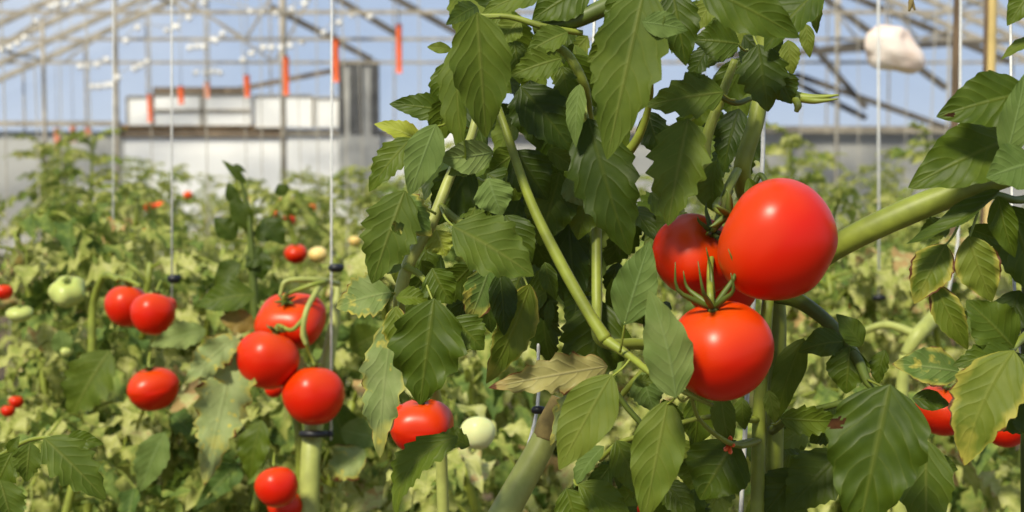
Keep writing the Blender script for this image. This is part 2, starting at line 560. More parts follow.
for i, (x0, y0, x1, y1, ny) in enumerate(((127, 97, 152, 125, 0), (153, 95, 250, 125, 1), (254, 96, 312, 127, 0), (314, 98, 338, 127, 0))):
    mb = MB()
    wbox(mb, x0, y0, x1, y1, BACKY - 0.08, 0.03, 'white')
    for (a0, b0, a1, b1) in ((x0, y0 - 1.5, x1, y0), (x0, y1, x1, y1 + 1), (x0 - 1, y0, x0, y1), (x1, y0, x1 + 1, y1)):
        wbox(mb, a0, b0, a1, b1, BACKY - 0.11, 0.05, 'steel')
    if ny:
        wbox(mb, x0, 109, x1, 112, BACKY - 0.11, 0.05, 'steel')
        wbox(mb, x0, y0 - 8, x1, y0 - 1, BACKY - 0.11, 0.05, 'rust')
        wbox(mb, 200, y0, 203, y1, BACKY - 0.11, 0.05, 'steel')
    tag(mb.build('window_%d' % (i + 1), smooth=False), kind='structure')
dr = MB()
wbox(dr, 339, 62, 379, 190, BACKY - 0.14, 0.05, 'doorl')
d0 = dr.build('door_1', smooth=False)
tag(d0, kind='structure')
mb = MB()
for x0, x1 in ((339, 343), (350, 353), (356, 362), (371, 379)):
    wbox(mb, x0, 62, x1, 133, BACKY - 0.18, 0.04, 'door')
wbox(mb, 339, 60, 379, 64, BACKY - 0.18, 0.04, 'door')
tag(mb.build('trim_%d' % k, smooth=False), kind='structure'); k += 1
# sloping brace at the end wall
mb = MB(); bar(mb, W(225, 92, 21.5), W(336, 70, 21.5), 0.10, 'rust'); tag(mb.build('trim_%d' % k, smooth=False), kind='structure'); k += 1
mb = MB(); bar(mb, W(284, 14, 21.0), W(345, 42, 21.0), 0.09, 'rust'); tag(mb.build('trim_%d' % k, smooth=False), kind='structure'); k += 1
for a, b, Y in (((768, -6), (866, 108), 21.0), ((820, -5), (946, 88), 19.0), ((806, 52), (1010, 40), 20.5), ((856, 96), (1010, 150), 21.8), ((880, 8), (1010, 62), 20.0), ((770, 58), (906, 36), 21.5), ((770, 70), (866, 118), 22.0), ((384, -8), (470, 40), 18.0), ((300, 22), (372, 60), 20.5), ((340, 0), (400, 36), 19.0)):
    mb = MB(); bar(mb, W(*a, Y) + (W(*a, Y) - W(*b, Y)) * 0.4, W(*b, Y), 0.12, 'darksteel'); tag(mb.build('trim_%d' % k, smooth=False), kind='structure'); k += 1

# ------------------------------------------------------------------ hanging things
def wire(Y, z, x0, x1, label):
    mb = MB()
    tube(mb, [(Vector((x0, Y, z)), 0.004), (Vector((x1, Y, z)), 0.004)], 'stringb', 1, 6)
    return tag(mb.build('trellis_wire', origin=(x0, Y, z)), label, 'wire', 'overhead trellis wires')


def string(pts, r, label, m='string', group='trellis strings'):
    mb = MB()
    o = P(pts[-1][0], pts[-1][1], pts[-1][2])
    L = [(P(x, y, d), r) for x, y, d in pts]
    tube(mb, L, m, 5, 6)
    return tag(mb.build('trellis_string', origin=o), label, 'string', group)


def top_of(px, d, z=3.1):
    """pixel row at which the point at depth d is z high"""
    lo, hi = -3000, 600
    for _ in range(60):
        mid_ = (lo + hi) / 2
        if P(px, mid_, d).z > z: lo = mid_
        else: hi = mid_
    return lo


NEAR = [
    ([(334, 1.9), (331, 440, 1.9)], 0.0016, 'white twine running down past the three clustered red tomatoes'),
    ([(171, 2.25), (172, 300, 2.25)], 0.0017, 'white twine ending at the pair of red tomatoes on the left'),
    ([(114, 2.7), (113, 310, 2.7)], 0.0016, 'faint pale twine just left of the touching pair of red tomatoes'),
    ([(877, 2.6), (879, 300, 2.6)], 0.0024, 'thick pale twine in front of the white hanging bag'),
    ([(967, 1.9), (958, 240, 1.93), (947, 300, 1.95)], 0.0019, 'white twine beside the brown wooden post at right'),
    ([(1001, 1.14), (1012, 210, 1.06), (1016, 310, 1.03), (1030, 420, 1.01)], 0.0012, 'white twine nearest to the right edge beside the yellow bamboo stake'),
    ([(604, 1.15), (590, 150, 1.17), (540, 330, 1.15), (537, 410, 1.12), (519, 476, 1.10)], 0.0014, 'white twine with a black clip leading to the cut yellow stem'),
    ([(769, 1.12), (763, 150, 1.12), (748, 380, 1.10), (740, 530, 1.08)], 0.0018, 'grey white twine hanging under the lowest big front tomato'),
]
wires = set()
for pts, r, lab in NEAR:
    px, d = pts[0]
    tp = top_of(px, d)
    q = [(px, tp, d)]
    if len(pts) == 2:
        pass
    q += [tuple(p) for p in pts[1:]]
    string(q, r, lab)
    a = P(px, tp, d)
    key = round(a.y, 1)
    if key not in wires:
        wires.add(key)
        wire(a.y, a.z, XL, XR, 'overhead trellis wire above the frame holding the near plant strings')
FARS = [(6, 5.2), (38, 6.5), (62, 7), (92, 5.6), (152, 7.5), (207, 6.2), (246, 8.5), (262, 7), (300, 9), (318, 6.8), (346, 5.8), (362, 8),
        (420, 6.6), (800, 7.4), (836, 6.0), (858, 8.8), (905, 9.5), (930, 7.2), (946, 5.4), (985, 8.2)]
fw = {}
for i, (px, Y) in enumerate(FARS):
    Yr = round(Y)
    x = W(px, 165, Yr).x
    lean = R_.uniform(-0.06, 0.06)
    mb = MB()
    tube(mb, [(Vector((x + lean, Yr, 3.1)), 0.0028), (Vector((x, Yr, 1.6)), 0.0028), (Vector((x, Yr, 0.02)), 0.0028)], 'stringb', 4, 6)
    side = 'left' if px < 500 else 'right'
    tag(mb.build('trellis_string', origin=(x, Yr, 0.02)), 'blurred beige twine hanging over the far crop on the %s' % side, 'string', 'far strings on the %s' % side)
    if Yr not in fw:
        fw[Yr] = wire(Yr, 3.1, XL, XR, 'overhead trellis wire above the frame holding the far crop strings')

# orange strips
TAGS = [(286, 56, 95, 9.0, 'tag', 'orange strip hanging in front of the far steel post'),
        (336, 38, 82, 8.4, 'tag', 'orange strip hanging just left of the dark grey door'),
        (399, 24, 73, 8.0, 'tag', 'orange strip hanging highest, right of the dark grey door'),
        (247, 75, 97, 11.0, 'tag', 'short orange strip over the white window left of the steel post'),
        (207, 82, 98, 13.0, 'tagpale', 'small faded orange strip hanging over the middle of the white windows'),
        (181, 86, 104, 13.5, 'tag', 'small orange strip hanging over the barred white window'),
        (150, 94, 122, 14.0, 'tag', 'slim orange strip at the left edge of the white windows'),
        (57, 128, 150, 15.0, 'tagpale', 'faded orange strip low over the left crop, leftmost of three'),
        (73, 126, 142, 15.0, 'tagpale', 'faded orange strip low over the left crop, middle of three'),
        (88, 127, 136, 15.0, 'tagpale', 'faded orange strip low over the left crop, rightmost of three'),
        (478, 8, 18, 8.4, 'tag', 'orange strip tip peeking out above the tall plant')]
for px, y0, y1, Y, m_, lab in TAGS:
    a, b = W(px, y0, Y), W(px, y1, Y)
    hw = 2.9 / F * Y
    t = empty('orange_strip', b, lab, 'strip', 'orange strips on strings')
    mb = MB()
    n = 10
    vs, fs = [], []
    for i in range(n + 1):
        z = a.z + (b.z - a.z) * i / n
        th_ = 0.5 * math.sin(i * 0.6)
        for s_ in (-1, 1):
            for e in (-1, 1):
                vs.append((a.x + s_ * hw * math.cos(th_) - e * 0.002 * math.sin(th_), Y + s_ * hw * math.sin(th_) + e * 0.004, z))
    for i in range(n):
        o = i * 4
        for p, q in ((0, 1), (1, 3), (3, 2), (2, 0)):
            fs.append((o + p, o + q, o + q + 4, o + p + 4))
    fs += [(0, 1, 3, 2), (n * 4, n * 4 + 2, n * 4 + 3, n * 4 + 1)]
    mb.add(vs, fs, None, 0.5, m_)
    mb.build('strip', t, b)
    mb = MB()
    ztop = 3.1 if a.z < 3.05 else a.z + 0.5
    tube(mb, [(Vector((a.x, Y, ztop)), 0.004), (Vector((a.x, Y, a.z)), 0.004)], 'stringb', 1, 6)
    mb.build('hanger', t, b)

# white spools hooked on far wires
SP = [(15.5, 'upper left spools', [(2, 50), (10, 48), (18, 44), (25, 38), (35, 22)]),
      (15.0, 'top left spools', [(50, 7), (57, 5), (67, 5), (78, 2)]),
      (16.5, 'pair of upper spools', [(126, 41), (138, 28), (167, 31), (175, 27)]),
      (18.0, 'middle left spools', [(80, 67), (88, 67), (97, 65), (107, 60)]),
      (20.0, 'lower left spools', [(92, 87), (99, 87), (106, 86), (112, 85)]),
      (18.5, 'centre left spools', [(135, 69), (141, 66), (148, 62), (118, 78)]),
      (16.0, 'upper centre spools', [(189, 18), (177, 27), (204, 3), (250, 12), (262, 13), (276, 14), (292, 10), (305, 4)]),
      (19.0, 'centre spools', [(190, 48), (197, 47), (204, 47), (213, 40), (223, 34), (216, 41)]),
      (20.0, 'right centre spools', [(243, 60), (252, 54), (264, 48), (272, 48), (281, 48), (290, 46), (302, 42)]),
      (17.0, 'right upper spools', [(324, 33), (339, 23), (352, 15), (370, 17)]),
      (19.5, 'low centre spools', [(206, 73), (213, 72), (220, 73), (196, 73)])]
sp0 = None
for Y, g, pts in SP:
    pts = sorted(pts)
    mb = MB()
    L = [(W(px, py - 4, Y), 0.006) for px, py in pts]
    ext0 = Vector((XL + 0.1, Y, L[0][0].z + 0.3)) if False else None
    tube(mb, L, 'stringb', 3, 5)
    tag(mb.build('spool_line', origin=L[0][0]), 'thin sagging line carrying the %s under the roof' % g, 'line', 'lines carrying white spools')
    for px, py in pts:
        c = W(px, py, Y)
        r = 2.9 / F * Y * 1.0
        if sp0 is None:
            sp0 = empty('string_spool', c, '', 'spool', g)
            mb = MB()
            tube(mb, [(c + Vector((-0.85, 0, 0)) * r, r * 0.8), (c + Vector((-0.6, 0, 0)) * r, r), (c + Vector((-0.35, 0, 0)) * r, r * 0.85), (c + Vector((0.35, 0, 0)) * r, r * 0.85), (c + Vector((0.6, 0, 0)) * r, r), (c + Vector((0.85, 0, 0)) * r, r * 0.8)], 'spool', 2, 14)
            mb.build('bobbin', sp0, c)
            mb = MB()
            tube(mb, [(c + Vector((0, 0, 0.6)) * r, 0.006), (c + Vector((0.3, 0, 1.1)) * r, 0.006), (c + Vector((0, 0, 1.5)) * r, 0.006)], 'steel', 4, 6)
            mb.build('hook', sp0, c)
            r0 = r
            o = sp0
        else:
            o = sp0.copy(); C.objects.link(o)
            for ch in list(sp0.children):
                q = ch.copy(); C.objects.link(q); q.parent = o
        o.location = c
        o.scale = (r / r0,) * 3
        o.rotation_euler = (0, 0, R_.uniform(0, 3))
        o['label'] = 'small white spool among the blurred %s under the roof' % g
        o['group'] = g
        o['category'] = 'spool'

# white crumpled bag upper right
Yb = 4.2
t = empty('plastic_bag', P(890, 50, Yb), 'crumpled pinkish white plastic bag hanging under the roof at right', 'bag')
mb = MB()
vs, fs, nu, nv = [], [], 28, 40
cb = P(888, 46, Yb)
for i in range(nu + 1):
    th_ = math.pi * i / nu
    for j in range(nv):
        ph_ = 2 * math.pi * j / nv
        d = Vector((math.sin(th_) * math.cos(ph_), math.sin(th_) * math.sin(ph_), math.cos(th_)))
        r = 1 + 0.22 * (noise.noise(d * 1.6 + Vector((3, 1, 2))) + 0.35 * abs(noise.noise(d * 4)))
        p = Vector((d.x * 0.066 * r, d.y * 0.055 * r, d.z * 0.066 * r))
        low = max(0, -d.z + 0.2) * max(0, d.x + 0.4)
        p += Vector((0.055 * low, 0, -0.022 * low))
        vs.append(cb + p)
for i in range(nu):
    for j in range(nv):
        a, b = i * nv + j, i * nv + (j + 1) % nv
        fs.append((a, b, b + nv, a + nv))
mb.add(vs, fs, None, 0.5, 'bag')
mb.build('bag', t, t.location)
mb = MB()
tp = top_of(886, Yb)
tube(mb, [(P(886, tp, Yb), 0.003), (P(886, 26, Yb), 0.003)], 'string', 1, 6)
mb.build('cord', t, t.location)
wire(P(886, tp, Yb).y, 3.1, XL, XR, 'overhead wire above the frame holding the crumpled white bag')

# posts at the right
def post(px0, py0, px1, d, r, mats, name, label, cat):
    a = P(px0, py0, d)
    top = P(px0, -40, d)
    t = empty(name, (a.x, a.y, 0), label, cat)
    mb = MB()
    tube(mb, [(Vector((a.x, a.y, 0)), r), (Vector((a.x, a.y, a.z)), r * 0.97), (Vector((top.x, a.y, 3.1)), r * 0.9)], mats[0], 8, 12)
    mb.build('shaft', t, t.location)
    if len(mats) > 1:
        mb = MB()
        box(mb, (a.x - r * 1.5, a.y - r * 0.4, 0.0), (a.x - r * 0.85, a.y + r * 0.4, 3.1), mats[1])
        mb.build('side_slat', t, t.location)


post(956.5, 60, 956, 3.0, 0.0085, ['postb'], 'wooden_post', 'slim brown wooden post at right beside a white twine', 'post')
post(991, 60, 991, 3.0, 0.0105, ['bamboo', 'postb'], 'bamboo_stake', 'yellow bamboo stake rising behind the top right leaves', 'stake')

# black clips
def clip(px, py, d, w, h, label, ang=0.0):
    o = P(px, py, d)
    t = empty('plant_clip', o, label, 'clip')
    mb = MB()
    s = d / F
    pts = []
    for i in range(13):
        a = math.radians(ang) + 2 * math.pi * i / 13 * 0.92
        pts.append((o + RIGHT * math.cos(a) * w * s / 2 + BACK * math.sin(a) * w * s / 2 + UP * 0.06 * w * s * math.sin(a), h * s / 2))
    tube(mb, pts, 'black', 2, 8)
    mb.build('ring', t, o)
    mb = MB()
    q = o + RIGHT * w * s * 0.5
    tube(mb, [(q, h * s * 0.45), (q + RIGHT * w * s * 0.18, h * s * 0.5), (q + RIGHT * w * s * 0.3 - UP * h * s * 0.2, h * s * 0.2)], 'black', 3, 8)
    mb.build('latch', t, o)


clip(314, 434, 1.85, 24, 7, 'black clip around the green stem under the lowest of three red tomatoes')
clip(336, 268, 1.88, 8, 8, 'black clip on the twine above the three clustered tomatoes')
clip(174, 279, 2.2, 5, 9, 'black clip on the twine above the left pair of tomatoes')
clip(538, 410, 1.11, 6, 8, 'black clip on the twine above the cut yellow stem')
clip(879, 298, 2.55, 8, 6, 'dark clip at the foot of the pale twine at right')


# ------------------------------------------------------------------ tomatoes
def frame(axis):
    z = Vector(axis).normalized()
    x = z.orthogonal().normalized()
    return x, z.cross(x), z


def tomato(px, py, wpx, d, label, axis=(0, 0.9, 0.3), m='red', squash=0.88, rib=0.02, nrib=5, calyx=True, sepal=0.5, stemto=None, hi=True, group=None, cat='tomato', spin=0.0, sepup=0.35, wide=1.0):
    c = P(px, py, d)
    R = wpx / 2 / F * d
    x, y, z = frame(c2w(axis))
    t = empty('tomato', c - Vector((0, 0, R * 0.9)), label, cat, group)
    o0 = t.location
    nu, nv = (40, 60) if hi else (18, 24)
    mb = MB()
    vs, fs, uvs = [], [], []

    def surf(th_, ph_):
        rr = 1 + rib * math.cos(nrib * ph_ + spin) * math.sin(th_) ** 0.8 * (1.3 if th_ < 1.57 else 0.8)
        rr *= 1 + 0.5 * rib * math.cos(2 * ph_ + spin * 1.7)
        rad = math.sin(th_) * rr
        hh = math.cos(th_) * squash
        hh -= 0.12 * math.exp(-(th_ / 0.34) ** 2)
        hh += 0.04 * math.exp(-((math.pi - th_) / 0.3) ** 2)
        rad *= 1 + 0.05 * math.sin(th_ * 2)
        p = x * rad * math.cos(ph_) + y * rad * math.sin(ph_) + z * hh
        p += RIGHT * p.dot(RIGHT) * (wide - 1)
        return c + p * R
    for i in range(nu + 1):
        for j in range(nv):
            th_, ph_ = max(1e-3, math.pi * i / nu), 2 * math.pi * j / nv
            vs.append(surf(th_, ph_))
            uvs.append((j / nv, i / nu))
    for i in range(nu):
        for j in range(nv):
            a, b = i * nv + j, i * nv + (j + 1) % nv
            fs.append((a, a + nv, b + nv, b))
    mb.add(vs, fs, uvs, 0.5, m)
    mb.build('flesh', t, o0)
    if calyx:
        top = surf(0.001, 0)
        mb = MB()
        tube(mb, [(top - z * R * 0.03, R * 0.10), (top + z * R * 0.05, R * 0.11), (top + z * R * 0.10, R * 0.06)], 'stemd', 3, 10)
        cal = mb.build('calyx', t, o0)
        for q in range(6 if hi else 5):
            ph_ = 2 * math.pi * (q + 0.3) / (6 if hi else 5) + spin
            dr_ = (x * math.cos(ph_) + y * math.sin(ph_))
            mb = MB()
            ln = sepal * R * R_.uniform(0.85, 1.15)
            up = sepup * R_.uniform(0.6, 1.4)
            pts = [(top + z * R * 0.05, R * 0.05), (top + dr_ * ln * 0.35 + z * (R * 0.12 + ln * 0.15 * up), R * 0.06),
                   (top + dr_ * ln * 0.75 + z * (R * 0.14 + ln * 0.45 * up), R * 0.035), (top + dr_ * ln * (1 - 0.25 * up) + z * (R * 0.13 + ln * 0.95 * up), R * 0.008)]
            tube(mb, pts, 'stemd', 3, 6)
            s = mb.build('sepal', cal, o0)
        if not stemto:
            mb = MB()
            tube(mb, [(top + z * R * 0.03, R * 0.07), (top + z * R * 0.35 + BACK * -0.15 * R, R * 0.06), (top + z * R * 0.6 + UP * 0.1 * R - BACK * 0.6 * R, R * 0.05)], 'stem', 4, 6)
            mb.build('pedicel', t, o0)
        if stemto:
            mb = MB()
            pts = [(top + z * R * 0.03, R * 0.07), (top + z * R * 0.3, R * 0.065)] + [(P(a, b, e), r / F * e) for a, b, e, r in stemto]
            tube(mb, pts, 'stem', 6, 8)
            mb.build('pedicel', t, o0)
    return t


# the front cluster
tomato(778, 241, 125, 0.94, 'large glossy red tomato at the top right of the front cluster', (-0.80, 0.45, -0.25), squash=0.93, rib=0.022, nrib=4, spin=0.6, sepal=0.45, stemto=[(722, 196, 0.985, 3.5), (736, 172, 1.0, 4)])
tomato(721, 351, 106, 0.93, 'large glossy red tomato hanging lowest in the front cluster', (-0.22, 0.95, 0.28), squash=0.94, rib=0.018, nrib=5, spin=0.2, sepal=0.8, sepup=1.0, stemto=[(711, 258, 0.965, 3.5), (716, 225, 0.99, 3.5), (730, 190, 1.0, 4)])
tomato(694, 256, 86, 0.99, 'red tomato half hidden behind the top right one of the front cluster', (0.38, 0.62, 0.66), squash=0.9, rib=0.02, spin=0.9, sepal=0.62, sepup=0.5, stemto=[(722, 205, 0.975, 4), (738, 170, 1.0, 4)])
tomato(722, 286, 74, 1.04, 'shaded dark red tomato tucked behind the front cluster', (0, 1, 0), sepal=0.4)
# cluster of the left middle
tomato(291, 322, 66, 1.90, 'big ribbed red tomato at the top of the three clustered tomatoes', (-0.1, 0.8, 0.6), rib=0.055, nrib=4, spin=1.2, sepal=0.42, stemto=[(312, 285, 1.86, 2.4), (325, 282, 1.88, 3)], wide=1.06, squash=0.82)
tomato(268, 360, 63, 1.84, 'round red tomato at the lower left of the three clustered tomatoes', (0.25, 0.95, -0.1), squash=0.95, sepal=0.42, stemto=[(292, 330, 1.83, 2.2), (304, 318, 1.83, 2.2)])
tomato(314, 396, 62, 1.84, 'round red tomato lowest of the three clustered above the black clip', (-0.05, 0.95, -0.25), squash=0.96, sepal=0.3, stemto=[(309, 352, 1.85, 2.2), (303, 325, 1.83, 2.2)])
tomato(274, 390, 18, 1.95, 'tiny patch of red tomato showing between the clustered tomatoes', (0, 1, 0), hi=False)
tomato(277, 487, 43, 1.78, 'small red tomato left of the pale green stem at the bottom', (-0.2, 0.9, -0.3), sepal=0.4, squash=0.96)
tomato(286, 507, 36, 1.84, 'red tomato cut by the bottom edge beside the pale green stem', (0, 1, 0))
tomato(127, 306, 43, 2.13, 'red tomato at the left of the touching pair', (0.1, 0.95, 0), squash=1.0, sepal=0.4)
tomato(153, 314, 44, 2.06, 'red tomato at the right of the touching pair', (0.1, 0.95, -0.2), squash=0.99, sepal=0.35)
tomato(166, 306, 22, 2.12, 'small red tomato peeking out behind the touching pair', (0, 1, 0), hi=False)
tomato(153, 389, 52, 2.04, 'broad heart shaped red tomato below the touching pair', (-0.15, 0.95, 0.15), squash=0.84, rib=0.06, nrib=3, spin=2.6, sepal=0.4)
tomato(4, 292, 18, 2.3, 'small red tomato at the left edge beside a green one', (0, 1, 0), hi=False)
tomato(16, 402, 15, 2.3, 'small dark red tomato low at the left edge, upper of two', (0, 1, 0), hi=False)
tomato(8, 411, 14, 2.25, 'small dark red tomato low at the left edge, lower of two', (0, 1, 0), hi=False)
tomato(68, 292, 35, 2.25, 'pale green ribbed tomato left of the touching red pair', (0.1, 0.7, 0.6), m='green', rib=0.06, sepal=0.3, squash=0.85)
tomato(20, 314, 27, 2.3, 'flat pale green tomato near the left edge', (0, 1, 0.2), m='green', squash=0.6, sepal=0.3, hi=False)
tomato(66, 352, 12, 2.2, 'tiny yellow green tomato low among the left leaves', (0, 1, 0), m='green', hi=False)
tomato(422, 427, 64, 1.22, 'red tomato behind the big ribbed leaf at centre left', (0, 0.9, 0.2), rib=0.05, nrib=4, spin=0.4, sepal=0.4)
tomato(397, 412, 20, 1.22, 'small red tomato peeking beside the mottled hanging leaf', (0, 1, 0), hi=False)
tomato(478, 433, 35, 1.60, 'pale cream green tomato right of the red one at centre left', (0, 0.9, -0.4), m='cream', squash=0.95, calyx=False)
tomato(296, 254, 23, 3.1, 'small red tomato far above the three clustered tomatoes', (0, 0.9, 0.3), hi=False)
tomato(318, 255, 19, 3.15, 'pale yellow tomato beside a small red one far back', (0, 0.9, 0.3), m='blush', hi=False, calyx=False)
tomato(944, 410, 58, 1.42, 'red tomato mostly hidden behind the yellow edged leaf at right', (0, 0.9, 0.3), sepal=0.5)
tomato(1006, 428, 44, 1.48, 'red tomato at the right edge behind dark leaves', (0, 0.9, 0.2), sepal=0.4)
tomato(569, 338, 13, 2.6, 'small blurred red tomato seen between the central stems', (0, 1, 0), m='orange', hi=False)
tomato(853, 311, 19, 2.7, 'blurred orange red tomato behind the right branch', (0, 1, 0), m='orange', hi=False, rib=0.12)
tomato(634, 508, 18, 1.35, 'sliver of red tomato at the bottom centre', (0, 1, 0), hi=False)
for px, py, w, d, lab, m_ in [(150, 207, 11, 5.0, 'blurred orange red tomato far left, left of a touching pair', 'orange'), (160, 206, 11, 5.05, 'blurred orange red tomato far left, right of a touching pair', 'orange'),
                              (188, 195, 9, 5.5, 'blurred orange tomato highest in the far left crop', 'orange'), (146, 233, 11, 4.6, 'blurred orange tomato under the far touching pair', 'orange'),
                              (282, 203, 11, 5.0, 'blurred red tomato high below the far steel post', 'orange'), (275, 214, 9, 5.0, 'dull red far tomato just left below the steel post', 'orange'),
                              (289, 221, 14, 4.5, 'blurred bright red tomato above the small red and yellow pair', 'red'), (288, 199, 10, 5.1, 'pale blurred blushing tomato below the far steel post', 'blush'),
                              (355, 241, 12, 4.5, 'pale pinkish tomato left of the tall plant far back', 'blush'), (312, 208, 8, 5.5, 'tiny orange tomato far back right of the steel post', 'orange'),
                              (249, 201, 7, 5.6, 'tiny orange tomato far back left of the steel post', 'orange'), (112, 222, 9, 4.8, 'dull orange tomato far back in the left crop', 'orange')]:
    tomato(px, py, w, d, lab, (0, 1, 0), m=m_, hi=False)

# ------------------------------------------------------------------ the tall front plant
class Plant:
    def __init__(self, name, px, d, label, cat='plant', py=512, group=None):
        a = P(px, py, d)
        self.o = empty(name, (a.x, a.y, 0), label, cat, group)
        self.loc = Vector((a.x, a.y, 0))
        self.n = 0

    def stem(self, pts, m='stem', seg=12, name='stem', ground=False, label=None):
        mb = MB()
        L = [(P(x, y, d), r / F * d) for x, y, d, r in pts]
        if ground:
            L += [(L[-1][0] + Vector((0, 0, -0.04)), L[-1][1]), (Vector((L[-1][0].x, L[-1][0].y, 0.0)), L[-1][1])]
        tube(mb, L, m, 8, seg)
        o = mb.build(name, self.o, self.loc)
        if label: o['label'] = label
        return o

    def leaf(self, b, t, w, roll=0, m='leaf', d=1.0, pet=None, tilt=0.0, petm='stem', r=1.1, label=None, nd=0.0, **kw):
        """b, t: (px, py[, depth]) base and tip, w: width in px"""
        b = b if len(b) == 3 else (*b, d)
        t = t if len(t) == 3 else (*t, d - tilt)
        B, T = P(*b), P(*t)
        ax = (T - B).normalized()
        nv = (CAM - (B + T) / 2).normalized()
        nv = (nv + UP * 0.25 + Vector((0, 0, 0)))
        nv = (nv - ax * nv.dot(ax)).normalized()
        nv = Matrix.Rotation(math.radians(roll), 3, ax) @ nv
        mb = MB()
        self.n += 1
        kw.setdefault('rnd', R_.uniform(0.25, 0.8))
        kw.setdefault('seed', self.n * 13 + 5)
        leaf_geo(mb, B, T, nv, w / F * (b[2] + t[2]) / 2, m=m, **kw)
        rr = r / F * b[2]
        if pet:
            p = P(*(pet if len(pet) == 3 else (*pet, b[2] + 0.01)))
            tube(mb, [(p, rr * 1.3), (p.lerp(B, 0.5) - UP * 0.002, rr * 1.1), (B + ax * (T - B).length * 0.04, rr)], petm, 5, 6)
        o = mb.build('leaf', self.o, self.loc)
        if label: o['label'] = label
        return o


A = Plant('tomato_plant', 775, 1.06, 'tall leafy tomato plant in focus bearing the big front cluster of red tomatoes')
A.stem([(742, -300, 1.06, 3), (750, -180, 1.05, 6), (752, -60, 1.03, 8), (760, 0, 1.03, 8), (764, 60, 1.03, 8.5), (756, 120, 1.02, 8.5), (742, 170, 1.02, 9), (752, 215, 1.05, 9), (775, 300, 1.07, 10), (774, 400, 1.07, 10), (772, 540, 1.07, 10)], 'stem', ground=True)
A.stem([(768, 300, 1.05, 6), (760, 400, 1.05, 7), (757, 540, 1.05, 7)], 'stem')
A.stem([(776, 292, 1.06, 11), (836, 247, 1.01, 12.5), (905, 213, 0.99, 13.5), (988, 181, 0.98, 13), (1060, 158, 0.97, 12)], 'stem', 16, 'branch')
A.stem([(772, 294, 1.06, 9), (797, 300, 1.04, 8), (836, 330, 1.0, 6.5), (858, 360, 0.97, 5.5), (870, 385, 0.95, 4), (884, 392, 0.94, 3)], 'stemd', 12, 'branch')
A.stem([(498, 108, 1.0, 4), (506, 130, 0.99, 4), (530, 200, 0.98, 5), (560, 262, 0.97, 6), (590, 315, 0.96, 6), (606, 340, 0.955, 7)], 'stem', 12, 'branch')
A.stem([(606, 340, 0.955, 6), (632, 358, 0.94, 4), (655, 376, 0.92, 3), (690, 395, 0.92, 2.5), (712, 405, 0.93, 2)], 'stem', 10, 'branch')
A.stem([(592, 150, 1.04, 5), (596, 205, 1.04, 5), (597, 300, 1.02, 5.5), (600, 340, 1.0, 5.5), (640, 344, 1.02, 6), (700, 352, 1.06, 6), (770, 360, 1.07, 6)], 'stem', 12, 'branch')
A.stem([(478, 110, 1.03, 4), (470, 140, 1.02, 4.5), (452, 172, 1.0, 5), (432, 222, 0.99, 6), (408, 265, 0.99, 6.5), (399, 305, 1.0, 6), (415, 345, 1.08, 6), (434, 390, 1.26, 6), (440, 430, 1.34, 6), (444, 540, 1.36, 6)], 'steml', 12, 'branch')
A.stem([(560, 398, 1.08, 8), (546, 436, 1.08, 13), (505, 512, 1.06, 15), (480, 560, 1.05, 16)], 'steml', 16, 'stem', True, 'cut yellow green stem')
A.stem([(560, 398, 1.08, 9), (550, 424, 1.079, 13), (546, 438, 1.079, 13.6)], 'stemb', 12, 'stem_tip', label='brown withered stem tip')
A.stem([(535, 28, 0.99, 8), (575, 20, 0.98, 8.5), (612, 4, 0.98, 9), (680, -20, 1.0, 9), (752, -40, 1.03, 8)], 'stemd', 12, 'branch')
A.stem([(478, 16, 0.97, 2.5), (510, 17, 0.97, 3), (545, 27, 0.97, 3.5), (582, 33, 0.98, 3)], 'stem', 10, 'branch')
A.stem([(540, 40, 1.0, 4), (565, 52, 1.0, 4.5), (582, 80, 1.0, 5), (588, 110, 1.02, 5), (592, 155, 1.04, 5)], 'stem', 10, 'branch')
A.stem([(556, 62, 1.0, 2), (563, 85, 1.0, 2), (580, 108, 1.01, 2.5)], 'stemd', 8, 'branch')
A.stem([(440, 206, 0.99, 4), (460, 222, 0.98, 4), (475, 226, 0.97, 3)], 'stem', 10, 'branch')
A.stem([(405, 266, 0.985, 4), (420, 275, 0.98, 3), (433, 295, 0.97, 3)], 'stem', 10, 'branch')
A.stem([(640, 10, 0.97, 3), (643, 40, 0.955, 2.5), (650, 100, 1.0, 3), (630, 150, 1.02, 5), (575, 185, 1.04, 4)], 'stem', 10, 'branch')
A.stem([(735, 60, 1.0, 4), (722, 95, 1.0, 5), (705, 150, 1.0, 6), (712, 190, 1.0, 5)], 'stem', 10, 'branch')
A.stem([(752, 98, 1.0, 2.5), (735, 103, 0.99, 3), (718, 95, 0.985, 2.5), (706, 84, 0.98, 2.2)], 'stemd', 10, 'branch')
A.stem([(750, 195, 1.0, 3), (760, 175, 1.0, 3), (768, 190, 0.99, 3), (764, 205, 0.98, 2)], 'stemd', 8, 'branch')
A.stem([(775, 70, 0.99, 2), (784, 78, 0.98, 2.5), (790, 92, 0.97, 3)], 'stem', 8, 'branch')
A.stem([(772, 430, 1.06, 5), (800, 414, 1.0, 3), (838, 404, 0.98, 3.5), (862, 398, 0.97, 3), (866, 392, 0.96, 3)], 'stemd', 10, 'branch')
A.stem([(668, 345, 1.0, 4), (618, 400, 1.02, 3), (600, 430, 1.04, 2.5), (560, 450, 1.06, 2)], 'stem', 8, 'branch')
A.stem([(608, 380, 1.0, 2.5), (625, 405, 1.0, 3), (645, 430, 1.0, 3), (640, 445, 1.02, 3)], 'stemd', 8, 'branch')
A.stem([(600, 460, 1.02, 2.5), (620, 443, 1.0, 3), (650, 433, 0.99, 2.6), (700, 418, 1.0, 2.5), (760, 420, 1.05, 4)], 'stem', 8, 'branch')
